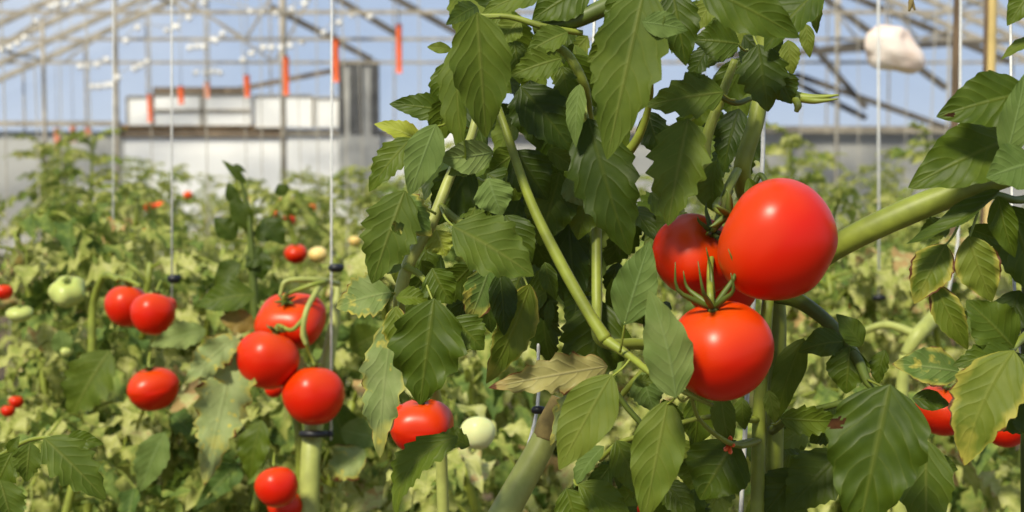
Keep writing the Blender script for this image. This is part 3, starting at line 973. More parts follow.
A.stem([(690, 395, 0.92, 2), (700, 420, 0.95, 2), (735, 445, 1.0, 3), (760, 440, 1.05, 4)], 'stem', 8, 'branch')

lf = A.leaf
# crown, left part
lf((477, 12), (486, 138), 64, 0, 'mid', d=0.93, tilt=-0.02, pet=(500, 17), lobe=0.10, teeth=5, fold=0.3, bend=0.05, k=0.6, rnd=0.25)
lf((462, 38), (466, 162), 40, 40, 'mid', d=0.96, pet=(478, 20), lobe=0.15, fold=0.45, rnd=0.35)
lf((452, 92), (428, 150), 34, -20, 'leaf', d=0.97, lobe=0.12, fold=0.3)
lf((452, 60), (440, 120), 34, 10, 'leaf', d=0.975, fold=0.3)
lf((452, 112), (389, 104), 30, 0, 'leaf', d=0.97, pet=(468, 128), fold=0.2, rnd=0.3)
lf((452, 50), (427, 47), 12, 0, 'mid', d=0.97, lobe=0, k=0.8, rnd=0.8)
lf((425, 143), (374, 124), 24, 10, 'yellow', d=0.99, pet=(440, 150), bend=0.12, label='yellowed leaf with a browned tip')
lf((436, 124), (409, 196), 40, 0, 'pale', d=0.955, pet=(450, 120), lobe=0.05, fold=0.12, bend=0.08)
lf((412, 138), (369, 192), 36, 15, 'leaf', d=0.98, pet=(432, 160), fold=0.3, lobe=0.2)
lf((405, 190), (372, 284), 62, 0, 'mid', d=0.97, pet=(436, 214), lobe=0.22, teeth=6, fold=0.12, rnd=0.12, hole=(0.37, 0.22, 0.0042), label='green leaf with a hole eaten through it')
lf((392, 195), (432, 236), 46, 20, 'blight', d=0.975, lobe=0.2, rnd=0.3)
lf((436, 230), (446, 256), 34, 10, 'yellow', d=0.985, lobe=0.2, rnd=0.2)
lf((470, 165), (434, 226), 50, -10, 'dark', d=1.01, fold=0.2)
lf((452, 226), (534, 276), 72, -8, 'mid', d=0.94, pet=(440, 206, 0.985), lobe=0.2, teeth=5, fold=0.2, rnd=0.2, bend=0.06)
lf((494, 152), (438, 158), 36, -25, 'pale', d=0.965, pet=(462, 165), lobe=0.05, fold=0.3, bend=0.15)
lf((482, 165), (448, 175), 26, 20, 'mid', d=0.97, fold=0.3)
lf((488, 178), (502, 216), 42, 10, 'pale', d=0.965, pet=(478, 178), lobe=0.08, bend=0.1, rnd=0.35)
lf((505, 215), (532, 262), 38, 0, 'dark', d=0.96, lobe=0.1, rnd=0.8)
lf((392, 292), (336, 308), 52, 10, 'blight', d=0.99, pet=(404, 290), lobe=0.22, rnd=0.55)
lf((402, 268), (376, 264), 22, 10, 'pale', d=0.975, rnd=0.6)
lf((396, 298), (432, 302), 22, -10, 'leaf', d=0.97, fold=0.5, bend=0.15, rnd=0.9)
lf((396, 306), (402, 360), 30, 20, 'blight', d=0.975, edge=None) if False else lf((396, 306), (402, 360), 30, 20, 'edge', d=0.975, fold=0.35, rnd=0.7)
lf((434, 298), (420, 405), 82, 0, 'leaf', d=0.955, pet=(424, 278), lobe=0.2, teeth=4, fold=0.22, ruf=0.16, bend=0.06, rnd=0.35)
lf((452, 318), (484, 350), 42, 0, 'leaf', d=0.965, lobe=0.15, rnd=0.4)
lf((490, 266), (468, 324), 40, -15, 'blight', d=0.99, lobe=0.1, rnd=0.1, pet=(488, 250))
lf((432, 268), (452, 304), 40, 20, 'leaf', d=0.965, fold=0.45, rnd=0.5)
lf((500, 272), (504, 336), 30, -10, 'dark', d=0.985, lobe=0.05, rnd=0.3)
lf((530, 284), (486, 384), 44, -25, 'edge', d=1.0, lobe=0.12, fold=0.3, rnd=0.6, pet=(520, 270))
lf((394, 318), (380, 458), 50, 15, 'blight', d=0.98, pet=(400, 300), lobe=0.2, teeth=8, ruf=0.22, rnd=0.75, label='long mottled yellow green hanging leaf')
lf((470, 446), (436, 436), 30, 30, 'leaf', d=1.02, lobe=0.2, rnd=0.8)
lf((458, 436), (396, 518), 44, 20, 'leaf', d=1.0, lobe=0.25, teeth=7, sw=-0.16, fold=0.4, rnd=0.8)
lf((590, -16), (532, 20), 50, 0, 'leaf', d=0.98, lobe=0.08, rnd=0.3)
lf((548, -14), (482, 14), 34, 10, 'mid', d=0.985, lobe=0.12, rnd=0.4)
lf((520, 20), (500, 44), 30, 10, 'mid', d=0.98, lobe=0.12, rnd=0.7)
lf((514, 40), (520, 84), 30, 0, 'leaf', d=1.0, rnd=0.4)
lf((516, 150), (548, 200), 50, 10, 'dark', d=1.02, rnd=0.5)
lf((560, 172), (540, 246), 56, 0, 'leaf', d=1.03, rnd=0.6, lobe=0.06)
lf((590, 184), (578, 240), 44, 0, 'leaf', d=1.03, rnd=0.9, lobe=0.06)
lf((548, 150), (580, 172), 24, 0, 'leaf', d=1.02, rnd=0.9, lobe=0.02)
lf((566, 178), (584, 206), 26, 20, 'pale', d=1.02, rnd=0.8, lobe=0.1)
lf((520, 200), (500, 256), 46, 0, 'dark', d=1.03, rnd=0.4)
# crown, middle part
lf((645, -14), (607, 160), 78, 0, 'mid', d=0.90, tilt=0.0, lobe=0.2, teeth=5, fold=0.18, bend=0.05, rnd=0.2, pet=(650, -40))
lf((640, 22), (587, 62), 46, -10, 'mid', d=0.905, lobe=0.15, rnd=0.35)
lf((640, 40), (590, 84), 40, 10, 'mid', d=0.91, lobe=0.15, rnd=0.25)
lf((588, 118), (630, 256), 72, 10, 'dark', d=0.975, lobe=0.18, fold=0.15, rnd=0.55, pet=(585, 100))
lf((580, 138), (612, 200), 50, 0, 'dark', d=0.985, rnd=0.2)
lf((580, 84), (576, 148), 22, 20, 'pale', d=0.965, lobe=0.06, fold=0.3, rnd=0.35)
lf((520, 86), (574, 152), 54, 0, 'dark', d=0.98, lobe=0.1, rnd=0.35)
lf((530, 80), (540, 150), 50, 20, 'dark', d=1.0, rnd=0.2)
lf((568, 32), (526, 54), 32, 10, 'mid', d=0.965, lobe=0.15, fold=0.35, rnd=0.3)
lf((562, 58), (510, 76), 36, 0, 'mid', d=0.96, lobe=0.18, fold=0.3, rnd=0.35)
lf((562, 66), (572, 110), 28, 10, 'leaf', d=0.99, lobe=0.25, rnd=0.5)
lf((642, 22), (688, 30), 28, 0, 'pale', d=0.895, lobe=0.05, fold=0.15, rnd=0.2)
lf((672, -10), (686, 66), 46, 0, 'leaf', d=0.93, lobe=0.12, rnd=0.15)
lf((640, -12), (606, 36), 40, 10, 'leaf', d=0.92, rnd=0.3, lobe=0.1)
lf((724, 92), (646, 106), 50, 0, 'mid', d=0.95, pet=(735, 100), lobe=0.3, teeth=4, fold=0.15, rnd=0.2)
lf((706, 96), (688, 72), 26, 0, 'mid', d=0.955, rnd=0.2)
lf((688, 118), (668, 226), 68, 5, 'mid', d=0.945, pet=(705, 108), lobe=0.3, teeth=5, fold=0.2, rnd=0.3, bend=0.06)
lf((700, -14), (800, 38), 56, 0, 'leaf', d=0.90, lobe=0.08, fold=0.2, rnd=0.45)
lf((822, -12), (764, 52), 50, 20, 'leaf', d=0.94, lobe=0.08, rnd=0.2)
lf((818, -10), (817, 34), 18, 20, 'mid', d=0.96, fold=0.4, rnd=0.5)
lf((806, 24), (810, 58), 16, 10, 'mid', d=0.98, rnd=0.9, lobe=0.05)
lf((788, 40), (792, 76), 22, 0, 'mid', d=0.985, rnd=0.9)
lf((740, 44), (693, 40), 46, 0, 'leaf', d=0.955, lobe=0.15, rnd=0.3, pet=(748, 50))
lf((716, -4), (694, 34), 26, 10, 'mid', d=0.96, rnd=0.9)
lf((738, 48), (706, 68), 22, 25, 'leaf', d=0.97, fold=0.4, rnd=0.4)
lf((758, 44), (768, 112), 56, 0, 'dark', d=0.95, pet=(752, 30), lobe=0.25, teeth=5, fold=0.2, rnd=0.7)
lf((775, 72), (792, 104), 34, 0, 'dark', d=0.955, rnd=0.6)
lf((716, 160), (714, 212), 36, 30, 'leaf', d=0.99, fold=0.6, lobe=0.0, k=0.9, rnd=0.9)
lf((748, 178), (768, 212), 18, 30, 'leaf', d=0.97, fold=0.5, lobe=0, rnd=0.4)
# withered flower at the right of the crown: sepals of the truss end
A.stem([(786, 92, 0.97, 5), (797, 97, 0.96, 6), (812, 98, 0.955, 4), (839, 95, 0.95, 0.8)], 'stem', 8, 'flower_bud', label='withered bud with long pointed sepals')
A.stem([(797, 98, 0.96, 4), (815, 101, 0.95, 3), (838, 99, 0.945, 0.6)], 'stem', 8, 'sepal')
A.stem([(795, 99, 0.955, 4), (798, 106, 0.95, 4), (796, 112, 0.95, 2)], 'stem', 8, 'sepal')
# growing tip above
for q, (b, t, w, m_) in enumerate((((748, -60), (690, -40), 46, 'leaf'), ((752, -90), (815, -60), 50, 'mid'), ((750, -150), (688, -120), 44, 'mid'), ((748, -190), (800, -150), 40, 'leaf'),
                                   ((745, -240), (705, -215), 34, 'mid'), ((744, -260), (782, -240), 30, 'mid'), ((742, -296), (740, -350), 26, 'mid'), ((680, -20), (620, -60), 46, 'leaf'), ((640, -14), (560, -50), 44, 'leaf'))):
    lf(b, t, w, 20, m_, d=1.03, lobe=0.2)
# leaves round the lower middle
lf((624, 325), (650, 241), 46, 0, 'pale', d=0.93, pet=(620, 352, 0.94), lobe=0.03, fold=0.15, bend=0.06, rnd=0.05)
lf((676, 398), (649, 290), 52, 0, 'pale', d=0.89, pet=(688, 398, 0.915), lobe=0.10, teeth=4, fold=0.15, bend=0.05, rnd=0.6, sw=-0.03)
lf((612, 374), (559, 470), 56, 5, 'mid', d=0.93, pet=(632, 357, 0.94), lobe=0.03, fold=0.15, bend=0.05, rnd=0.75)
lf((668, 400), (644, 522), 54, 0, 'mid', d=0.93, pet=(680, 392, 0.92), lobe=0.04, fold=0.15, bend=0.06, rnd=0.55)
lf((616, 440), (641, 496), 36, 0, 'leaf', d=0.98, pet=(622, 442, 1.0), lobe=0.03, rnd=0.75)
lf((604, 446), (574, 488), 26, 30, 'pale', d=0.985, fold=0.4, rnd=0.15)
lf((578, 484), (632, 520), 34, 0, 'leaf', d=0.97, lobe=0.03, rnd=0.85, pet=(574, 480))
lf((566, 488), (578, 530), 38, 0, 'leaf', d=0.98, rnd=0.7)
lf((642, 372), (654, 412), 36, 10, 'pale', d=1.0, rnd=0.1)
lf((634, 384), (658, 378), 14, 0, 'leaf', d=0.965, rnd=0.9)
lf((608, 366), (488, 388), 44, -10, 'dry', d=1.0, tilt=0.03, ruf=0.35, lobe=0.3, fold=0.25, label='shrivelled yellow brown leaf')
lf((602, 366), (550, 446), 40, 10, 'blight', d=1.035, tilt=0.02, ruf=0.35, lobe=0.25, fold=0.35, rnd=0.9)
lf((598, 360), (545, 372), 20, 30, 'pale', d=1.02, ruf=0.3, rnd=0.6)
lf((550, 300), (548, 330), 12, 0, 'dark', d=1.0)
lf((545, 262), (556, 300), 20, 20, 'leaf', d=0.99, lobe=0.05)
lf((600, 300), (590, 390), 74, 0, 'dark', d=1.03, lobe=0.15, rnd=0.7)
lf((570, 215), (580, 320), 44, 20, 'dark', d=1.06, rnd=0.2)
lf((720, 392), (730, 450), 26, 10, 'mid', d=1.0, lobe=0.05, rnd=0.3)
lf((742, 398), (745, 430), 22, 20, 'leaf', d=1.02)
lf((736, 440), (700, 500), 70, 0, 'leaf', d=1.03, rnd=0.3, lobe=0.06)
lf((700, 455), (690, 490), 40, 0, 'leaf', d=1.05, rnd=0.6)
lf((780, 418), (846, 421), 34, 25, 'leaf', d=0.98, lobe=0.25, rnd=0.7, pet=(772, 424))
lf((768, 390), (776, 424), 16, 0, 'mid', d=1.03, lobe=0, rnd=0.5)
lf((842, 452), (786, 512), 60, 0, 'dark', d=1.03, rnd=0.9, lobe=0.12)
lf((800, 470), (760, 520), 50, 0, 'dark', d=1.05, rnd=0.7)
lf((890, 384), (856, 545), 104, 0, 'leaf', d=0.90, pet=(868, 380, 0.95), lobe=0.10, teeth=5, fold=0.12, bend=0.05, rnd=0.2, k=0.5, nt=70, na=16, spot=(0.24, -0.85, 0.0042))
lf((846, 342), (798, 352), 34, 10, 'leaf', d=0.985, lobe=0.05, rnd=0.4, bend=0.15)
lf((862, 346), (836, 314), 26, 10, 'dark', d=0.955, lobe=0.0, rnd=0.8)
lf((850, 346), (846, 394), 44, 0, 'leaf', d=0.975, lobe=0.05, rnd=0.45)
lf((804, 338), (776, 424), 34, 20, 'leaf', d=1.05, rnd=0.8, lobe=0.03)
lf((885, 350), (878, 385), 24, 30, 'dark', d=0.97, rnd=0.8)
# inner foliage that closes the crown
mb = MB()
rg = random.Random(11)
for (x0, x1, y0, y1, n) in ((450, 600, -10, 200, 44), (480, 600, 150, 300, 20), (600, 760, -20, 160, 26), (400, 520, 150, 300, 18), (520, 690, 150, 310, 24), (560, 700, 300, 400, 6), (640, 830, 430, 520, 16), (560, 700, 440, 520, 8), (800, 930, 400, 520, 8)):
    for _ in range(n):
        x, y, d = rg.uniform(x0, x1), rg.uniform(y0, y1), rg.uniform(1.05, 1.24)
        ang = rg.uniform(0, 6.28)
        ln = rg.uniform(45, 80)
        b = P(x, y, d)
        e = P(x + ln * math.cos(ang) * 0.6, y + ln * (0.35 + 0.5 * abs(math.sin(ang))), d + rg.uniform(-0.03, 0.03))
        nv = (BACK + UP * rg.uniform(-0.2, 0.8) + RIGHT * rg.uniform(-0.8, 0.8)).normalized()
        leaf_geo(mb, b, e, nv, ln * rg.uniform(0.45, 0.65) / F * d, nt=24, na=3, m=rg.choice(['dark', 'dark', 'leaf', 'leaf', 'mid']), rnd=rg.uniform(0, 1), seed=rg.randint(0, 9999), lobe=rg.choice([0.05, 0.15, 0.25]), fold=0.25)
fo = mb.build('inner_foliage', A.o, A.loc)
fo['kind'] = 'stuff'

# ------------------------------------------------------------------ the plant at the right edge
B_ = Plant('tomato_plant', 1035, 1.0, 'tomato plant at the right edge with brown edged diseased leaves')
B_.stem([(1040, -260, 1.05, 3), (1056, -150, 1.04, 6), (1050, -40, 1.02, 8), (1040, 120, 1.02, 9), (1032, 250, 1.02, 9), (1030, 400, 1.02, 9), (1030, 540, 1.02, 9)], 'stemd', ground=True)
B_.stem([(1036, 196, 1.01, 5), (1015, 200, 0.98, 4), (990, 196, 0.97, 4), (965, 220, 0.97, 3)], 'stemd', 10, 'branch')
B_.stem([(1032, 330, 1.0, 5), (1016, 345, 0.97, 3.5), (1008, 356, 0.95, 3)], 'stem', 10, 'branch')
B_.stem([(1034, 60, 1.0, 4), (1014, 140, 0.96, 3), (1004, 165, 0.95, 3)], 'stem', 10, 'branch')
lf = B_.leaf
lf((1030, 92), (936, 117), 60, 0, 'leaf', d=0.93, nt=60, na=12, spot=(0.86, 0.25, 0.0035), lobe=0.06, fold=0.25, rnd=0.35, bend=0.06)
lf((1016, 136), (908, 188), 68, 0, 'leaf', d=0.95, lobe=0.05, fold=0.2, rnd=0.5, bend=0.08)
lf((1006, 158), (1026, 72), 34, 10, 'pale', d=0.92, lobe=0.05, rnd=0.2)
lf((1036, 162), (986, 178), 52, 0, 'pale', d=0.90, lobe=0.04, rnd=0.0)
lf((1000, 190), (906, 244), 30, 40, 'leaf', d=0.95, lobe=0.02, fold=0.5, rnd=0.25, bend=-0.08)
lf((950, 226), (918, 236), 28, 10, 'mid', d=1.0, lobe=0.15, rnd=0.5)
lf((998, 196), (1015, 258), 30, 20, 'leaf', d=0.96, rnd=0.6, lobe=0.04)
lf((968, 228), (1004, 242), 24, 20, 'leaf', d=0.98, rnd=0.4, lobe=0.06)
lf((968, 236), (992, 302), 46, 10, 'edge', d=0.96, lobe=0.05, rnd=0.85, pet=(978, 212))
lf((946, 244), (914, 304), 44, 0, 'edge', d=0.97, lobe=0.08, rnd=0.35, pet=(960, 222))
lf((934, 284), (968, 350), 32, 10, 'edge', d=0.97, lobe=0.08, rnd=0.5)
lf((960, 372), (892, 364), 42, 0, 'blight', d=0.955, lobe=0.05, rnd=0.2, pet=(1000, 356), label='diseased leaf with brown blotched edge')
lf((1014, 348), (966, 300), 54, 0, 'leaf', d=0.94, lobe=0.1, rnd=0.55)
lf((1012, 352), (952, 366), 34, 0, 'leaf', d=0.935, lobe=0.2, rnd=0.5)
lf((1014, 350), (964, 466), 72, 0, 'edge', d=0.92, lobe=0.15, rnd=0.8, sw=-0.05, fold=0.15, label='green leaf with a yellow edge over a red tomato')
lf((1016, 352), (1040, 440), 70, 0, 'dark', d=0.95, rnd=0.5, lobe=0.1)
lf((985, 398), (1040, 432), 40, 10, 'dark', d=0.97, rnd=0.7)
lf((926, 440), (926, 540), 56, 0, 'mid', d=0.97, rnd=0.0, lobe=0.1)
lf((928, 462), (958, 470), 20, 0, 'dark', d=0.99, rnd=0.8, lobe=0)
lf((912, 398), (950, 405), 22, 0, 'leaf', d=0.96, rnd=0.2, lobe=0)
lf((1036, -14), (1007, 26), 30, 0, 'leaf', d=0.95, rnd=0.7, lobe=0.05)
lf((1034, 38), (1001, 60), 14, 20, 'mid', d=0.96, rnd=0.5, lobe=0)
lf((1010, 205), (1040, 300), 60, 0, 'leaf', d=0.99, rnd=0.2)
lf((1020, 290), (1000, 345), 40, 0, 'dark', d=1.0, rnd=0.5)
for b, t, w in (((1050, -60), (1000, -40), 44), ((1056, -120), (1110, -80), 46), ((1054, -170), (1005, -150), 40), ((1046, -220), (1080, -200), 34), ((1040, -256), (1036, -310), 26), ((1040, 120), (1100, 150), 50), ((1034, 240), (1090, 290), 50), ((1030, 380), (1090, 420), 50)):
    lf(b, t, w, 10, 'leaf', d=1.03, lobe=0.2)
# dry truss end hanging at the top
t = Plant('dried_truss', 912, 1.2, 'small dried brown truss end hanging at the top right', 'twig', py=0)
t.stem([(912, -60, 1.2, 1), (911, -8, 1.2, 1.5), (911, 3, 1.2, 3), (909, 11, 1.2, 1)], 'stemb', 8, 'twig')
t.stem([(911, 0, 1.2, 2.5), (915, 10, 1.2, 1)], 'stemb', 8, 'twig')

# ------------------------------------------------------------------ the crop behind
def compound_leaf(mb, rg, L=0.34, m='crop', nt=10, na=2, base=0.5):
    """A feathered leaf along +X, drooping to -Z."""
    pts = []
    up = rg.uniform(0.15, 0.5)
    dr = rg.uniform(0.7, 1.5)
    for i in range(9):
        t = i / 8
        pts.append(Vector((L * t * (1 - 0.18 * t * dr), rg.uniform(-0.004, 0.004), L * (up * t - dr * 0.7 * t * t))))
    tube(mb, [(p, 0.0035 * (1 - 0.7 * i / 8)) for i, p in enumerate(pts)], 'stem', 1, 5)
    for i in (2, 3, 4, 6, 7):
        for s in (-1, 1):
            b = pts[i]
            ln = L * rg.uniform(0.26, 0.42) * (1.0 if i != 3 else 0.5)
            dirv = (pts[min(i + 1, 8)] - pts[i]).normalized()
            out = Vector((0, s, 0)) * rg.uniform(0.8, 1.0) + dirv * rg.uniform(0.4, 0.8) + Vector((0, 0, rg.uniform(-0.7, 0.1)))
            e = b + out.normalized() * ln
            leaf_geo(mb, b, e, Vector((rg.uniform(-.4, .4), rg.uniform(-.4, .4), 1)), ln * rg.uniform(0.5, 0.65), nt=nt, na=na, m=m, rnd=min(1, max(0, base + rg.uniform(-0.3, 0.3))), seed=rg.randint(0, 99999), lobe=0.25, teeth=3, fold=rg.uniform(0.1, 0.7), ruf=0.4, bend=0.08, droop=rg.uniform(0.1, 0.5))
    b = pts[-1]
    leaf_geo(mb, b, b + (pts[-1] - pts[-2]).normalized() * L * 0.38, Vector((0.5, 0, 1)), L * 0.22, nt=nt, na=na, m=m, rnd=min(1, max(0, base + rg.uniform(-0.2, 0.2))), seed=rg.randint(0, 9999), lobe=0.25, teeth=3, fold=0.3, ruf=0.25)


def stem_curve(rg, H):
    pts = []
    a, b = rg.uniform(0, 6), rg.uniform(0, 6)
    for i in range(8):
        z = H * i / 7
        pts.append(Vector((0.05 * math.sin(a + i * 0.9), 0.05 * math.sin(b + i * 0.8), z)) if i else Vector((0, 0, 0)))
    return pts


def far_plant_mesh(seed, H=1.5, n=46):
    rg = random.Random(seed)
    pts = stem_curve(rg, H)
    st = MB(); tube(st, [(p, 0.010 - 0.005 * i / 7) for i, p in enumerate(pts)], 'stem', 3, 6)
    fol = MB()
    for k_ in range(n):
        t = 0.12 + 0.88 * (k_ + 0.5) / n
        f = t * 7
        i = min(6, int(f))
        p = pts[i].lerp(pts[i + 1], f - i)
        tmp = MB()
        L = rg.uniform(0.18, 0.28) * (1 if t < 0.85 else 0.6)
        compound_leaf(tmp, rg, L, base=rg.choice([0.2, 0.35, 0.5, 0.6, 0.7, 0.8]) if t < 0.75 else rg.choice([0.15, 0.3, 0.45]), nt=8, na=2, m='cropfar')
        rot = Matrix.Rotation(k_ * 2.4 + rg.uniform(-.4, .4), 3, 'Z') @ Matrix.Rotation(rg.uniform(-0.5, 0.15) if t < 0.85 else rg.uniform(-1.1, -0.3), 3, 'Y')
        off = len(fol.v)
        fol.v += [rot @ q + p for q in tmp.v]
        fol.uv += tmp.uv; fol.rnd += tmp.rnd
        mp = [fol.mat(m_) for m_ in tmp.mats]
        for ff, mi in zip(tmp.f, tmp.mi):
            fol.f.append(tuple(q + off for q in ff)); fol.mi.append(mp[mi])
    return st, fol


protos = []
for sd in range(6):
    st, fol = far_plant_mesh(100 + sd)
    so, fo = st.build('stem'), fol.build('foliage')
    protos.append((so.data, fo.data))
    bpy.data.objects.remove(so); bpy.data.objects.remove(fo)


def place_far(x, y, h, label, group, i, rg):
    o = empty('tomato_plant', (x, y, 0), label, 'plant', group)
    o.rotation_euler = (0, 0, rg.uniform(0, 6.28))
    s = h / 1.5
    o.scale = (1.0, 1.0, s)
    sm, fm = protos[i % 6]
    q = bpy.data.objects.new('stem', sm); C.objects.link(q); q.parent = o
    q = bpy.data.objects.new('foliage', fm); C.objects.link(q); q.parent = o
    q['kind'] = 'stuff'


rg = random.Random(5)
rows = [3.3, 3.9, 4.6, 5.4, 6.4, 7.6, 9.0, 10.6, 12.4, 14.5, 17.0, 20.0]
cnt = 0
for ri, Y in enumerate(rows):
    half = 0.36 * Y + 0.3
    dx = 0.42 + 0.03 * Y
    n = int(2 * half / dx)
    for j in range(n + 1):
        x = -half + 2 * half * j / n + rg.uniform(-0.12, 0.12)
        px = 512 + x / Y * F
        if 470 < px < 700 and Y > 9:
            continue
        h = rg.uniform(1.28, 1.50)
        if px < 130: h += 0.08
        if 180 < px < 360: h -= 0.10
        if px > 780: h += 0.06
        if Y < 4: h = min(h, 1.38)
        side = 'left' if px < 400 else ('right' if px > 760 else 'middle')
        zone = 'nearer' if Y < 5 else ('middle' if Y < 10 else 'farthest')
        place_far(x, Y + rg.uniform(-0.15, 0.15), h, 'blurred green tomato plant in the %s crop rows on the %s' % (zone, side) if side != 'middle' else 'blurred tomato plant in the %s crop rows behind the tall front plant' % zone,
                  '%s crop rows, %s' % (zone, side), cnt, rg)
        cnt += 1

# near crop plants: every feathered leaf its own part
variants = []
rg = random.Random(21)
for b in (0.15, 0.3, 0.4, 0.5, 0.6, 0.68, 0.78, 0.35):
    mb = MB(); compound_leaf(mb, rg, 0.21, base=b, nt=12, na=3)
    o = mb.build('leaf'); variants.append(o.data); bpy.data.objects.remove(o)


def near_plant(px, d, h, label, n=22, lean=0.0, low=0.25, seed=0, stemm='stem'):
    rg = random.Random(seed)
    a = P(px, 300, d)
    o = empty('tomato_plant', (a.x, a.y, 0), label, 'plant')
    pts = stem_curve(rg, h)
    mb = MB(); tube(mb, [(p, 0.011 - 0.005 * i / 7) for i, p in enumerate(pts)], stemm, 4, 8)
    mb.build('stem', o)
    for k_ in range(n):
        t = low + (1 - low) * (k_ + 0.5) / n
        f = t * 7
        i = min(6, int(f))
        p = pts[i].lerp(pts[i + 1], f - i)
        q = bpy.data.objects.new('leaf', rg.choice(variants)); C.objects.link(q)
        q.parent = o
        q.location = p
        q.rotation_euler = (rg.uniform(-.3, .3), rg.uniform(-0.2, 0.55) if t < 0.85 else rg.uniform(-0.9, 0), k_ * 2.4 + rg.uniform(-.4, .4))
        s = rg.uniform(0.7, 1.1)
        q.scale = (s, s, s)
    return o


NP = [(20, 2.55, 1.33, 'tomato plant at the left edge behind the green tomatoes'), (95, 2.7, 1.35, 'tomato plant behind the pale green ribbed tomato'),
      (160, 2.45, 1.28, 'tomato plant behind the left touching pair of tomatoes'), (225, 2.6, 1.30, 'tomato plant between the touching pair and the clustered tomatoes'),
      (300, 2.35, 1.26, 'tomato plant behind the three clustered tomatoes'), (370, 2.5, 1.30, 'tomato plant just left of the tall front plant'),
      (440, 2.2, 1.22, 'tomato plant behind the cream green tomato'), (520, 2.4, 1.26, 'tomato plant behind the cut yellow stem'),
      (600, 2.6, 1.30, 'tomato plant behind the central stems'), (690, 2.5, 1.20, 'tomato plant behind the lowest big tomato'),
      (780, 2.7, 1.22, 'tomato plant behind the main stem of the front plant'), (860, 2.6, 1.25, 'tomato plant under the white twine right of the main stem'),
      (940, 2.7, 1.30, 'tomato plant behind the red tomato at right'), (1010, 2.5, 1.30, 'tomato plant behind the right edge leaves'),
      (60, 2.1, 1.10, 'low tomato plant in front at the lower left'), (215, 2.2, 1.10, 'low tomato plant with a pale crinkled leaf'), (350, 2.15, 1.10, 'low tomato plant right of the clustered tomatoes'),
      (450, 1.95, 1.05, 'low tomato plant under the cream green tomato'), (900, 2.15, 1.10, 'low tomato plant beneath the large dark leaf at right')]
for i, (px, d, h, lab) in enumerate(NP):
    near_plant(px, d, h, lab, seed=300 + i, n=40 if d > 2.1 else 30)

# the plant that carries the three clustered tomatoes
D = Plant('tomato_plant', 310, 1.88, 'tomato plant with a thick pale stem carrying the three clustered tomatoes')
D.stem([(338, 284, 1.97, 3), (336, 310, 1.96, 5), (324, 380, 1.93, 8), (312, 440, 1.86, 10), (309, 530, 1.84, 10.5)], 'steml', 12, ground=True)
D.stem([(322, 284, 1.93, 4), (316, 292, 1.85, 3), (306, 312, 1.83, 3), (303, 335, 1.83, 3), (306, 345, 1.83, 2)], 'steml', 8, 'truss_stalk')
D.stem([(338, 284, 1.95, 3), (318, 280, 1.88, 3), (285, 282, 1.86, 2.5), (280, 296, 1.86, 2)], 'steml', 8, 'truss_stalk')
D.stem([(297, 416, 1.9, 4), (300, 450, 1.9, 5), (302, 530, 1.92, 6)], 'stem', 8, 'branch')
D.stem([(270, 460, 1.9, 2), (262, 480, 1.9, 4), (254, 510, 1.9, 4)], 'stem', 8, 'branch')
lf = D.leaf
lf((238, 338), (204, 486), 62, 0, 'blight', d=1.86, tilt=0.07, lobe=0.3, teeth=9, ruf=0.5, fold=0.2, rnd=1.0, label='pale crinkled hanging leaf')
lf((236, 336), (184, 384), 38, 0, 'blight', d=1.84, tilt=0.03, lobe=0.2, ruf=0.4, rnd=0.95)
lf((255, 294), (196, 306), 34, 10, 'leaf', d=1.9, lobe=0.05, rnd=0.4)
lf((256, 326), (219, 318), 26, 0, 'brownleaf', d=1.9, lobe=0.1, label='small browned leaf')
lf((330, 400), (355, 470), 40, 0, 'leaf', d=2.0, rnd=0.4)
lf((340, 430), (385, 440), 34, 10, 'pale', d=1.9, rnd=0.5)
lf((365, 450), (330, 480), 44, 10, 'blight', d=1.88, rnd=0.8, ruf=0.3)
lf((350, 350), (385, 330), 40, 10, 'mid', d=2.0, rnd=0.5)
lf((262, 420), (250, 480), 36, 20, 'leaf', d=2.0, rnd=0.7)
lf((165, 432), (140, 492), 36, 10, 'pale', d=1.95, rnd=0.3)
# dark young shoot above the clustered tomatoes
E = Plant('tomato_plant', 258, 2.2, 'tomato plant with dark rounded leaves above the clustered tomatoes')
E.stem([(240, 175, 2.2, 1.5), (248, 210, 2.2, 2.5), (252, 260, 2.2, 4), (255, 320, 2.2, 5), (256, 520, 2.2, 5)], 'stemd', 8, ground=True)
lf = E.leaf
for b, t, w, r_ in (((250, 230), (230, 195), 22, 0), ((236, 240), (214, 218), 26, 10), ((256, 240), (275, 225), 20, 0), ((258, 250), (262, 280), 28, 10), ((240, 262), (215, 285), 24, 10),
                    ((262, 218), (285, 245), 24, 0), ((246, 184), (222, 160), 9, 0), ((232, 166), (246, 172), 8, 0), ((285, 196), (278, 184), 16, 0), ((245, 255), (268, 262), 24, 0), ((235, 205), (228, 182), 14, 0)):
    lf(b, t, w, r_, 'dark', d=2.2, lobe=0.04, rnd=R_.uniform(0.5, 1), pet=(250, 240), nt=20, na=3)
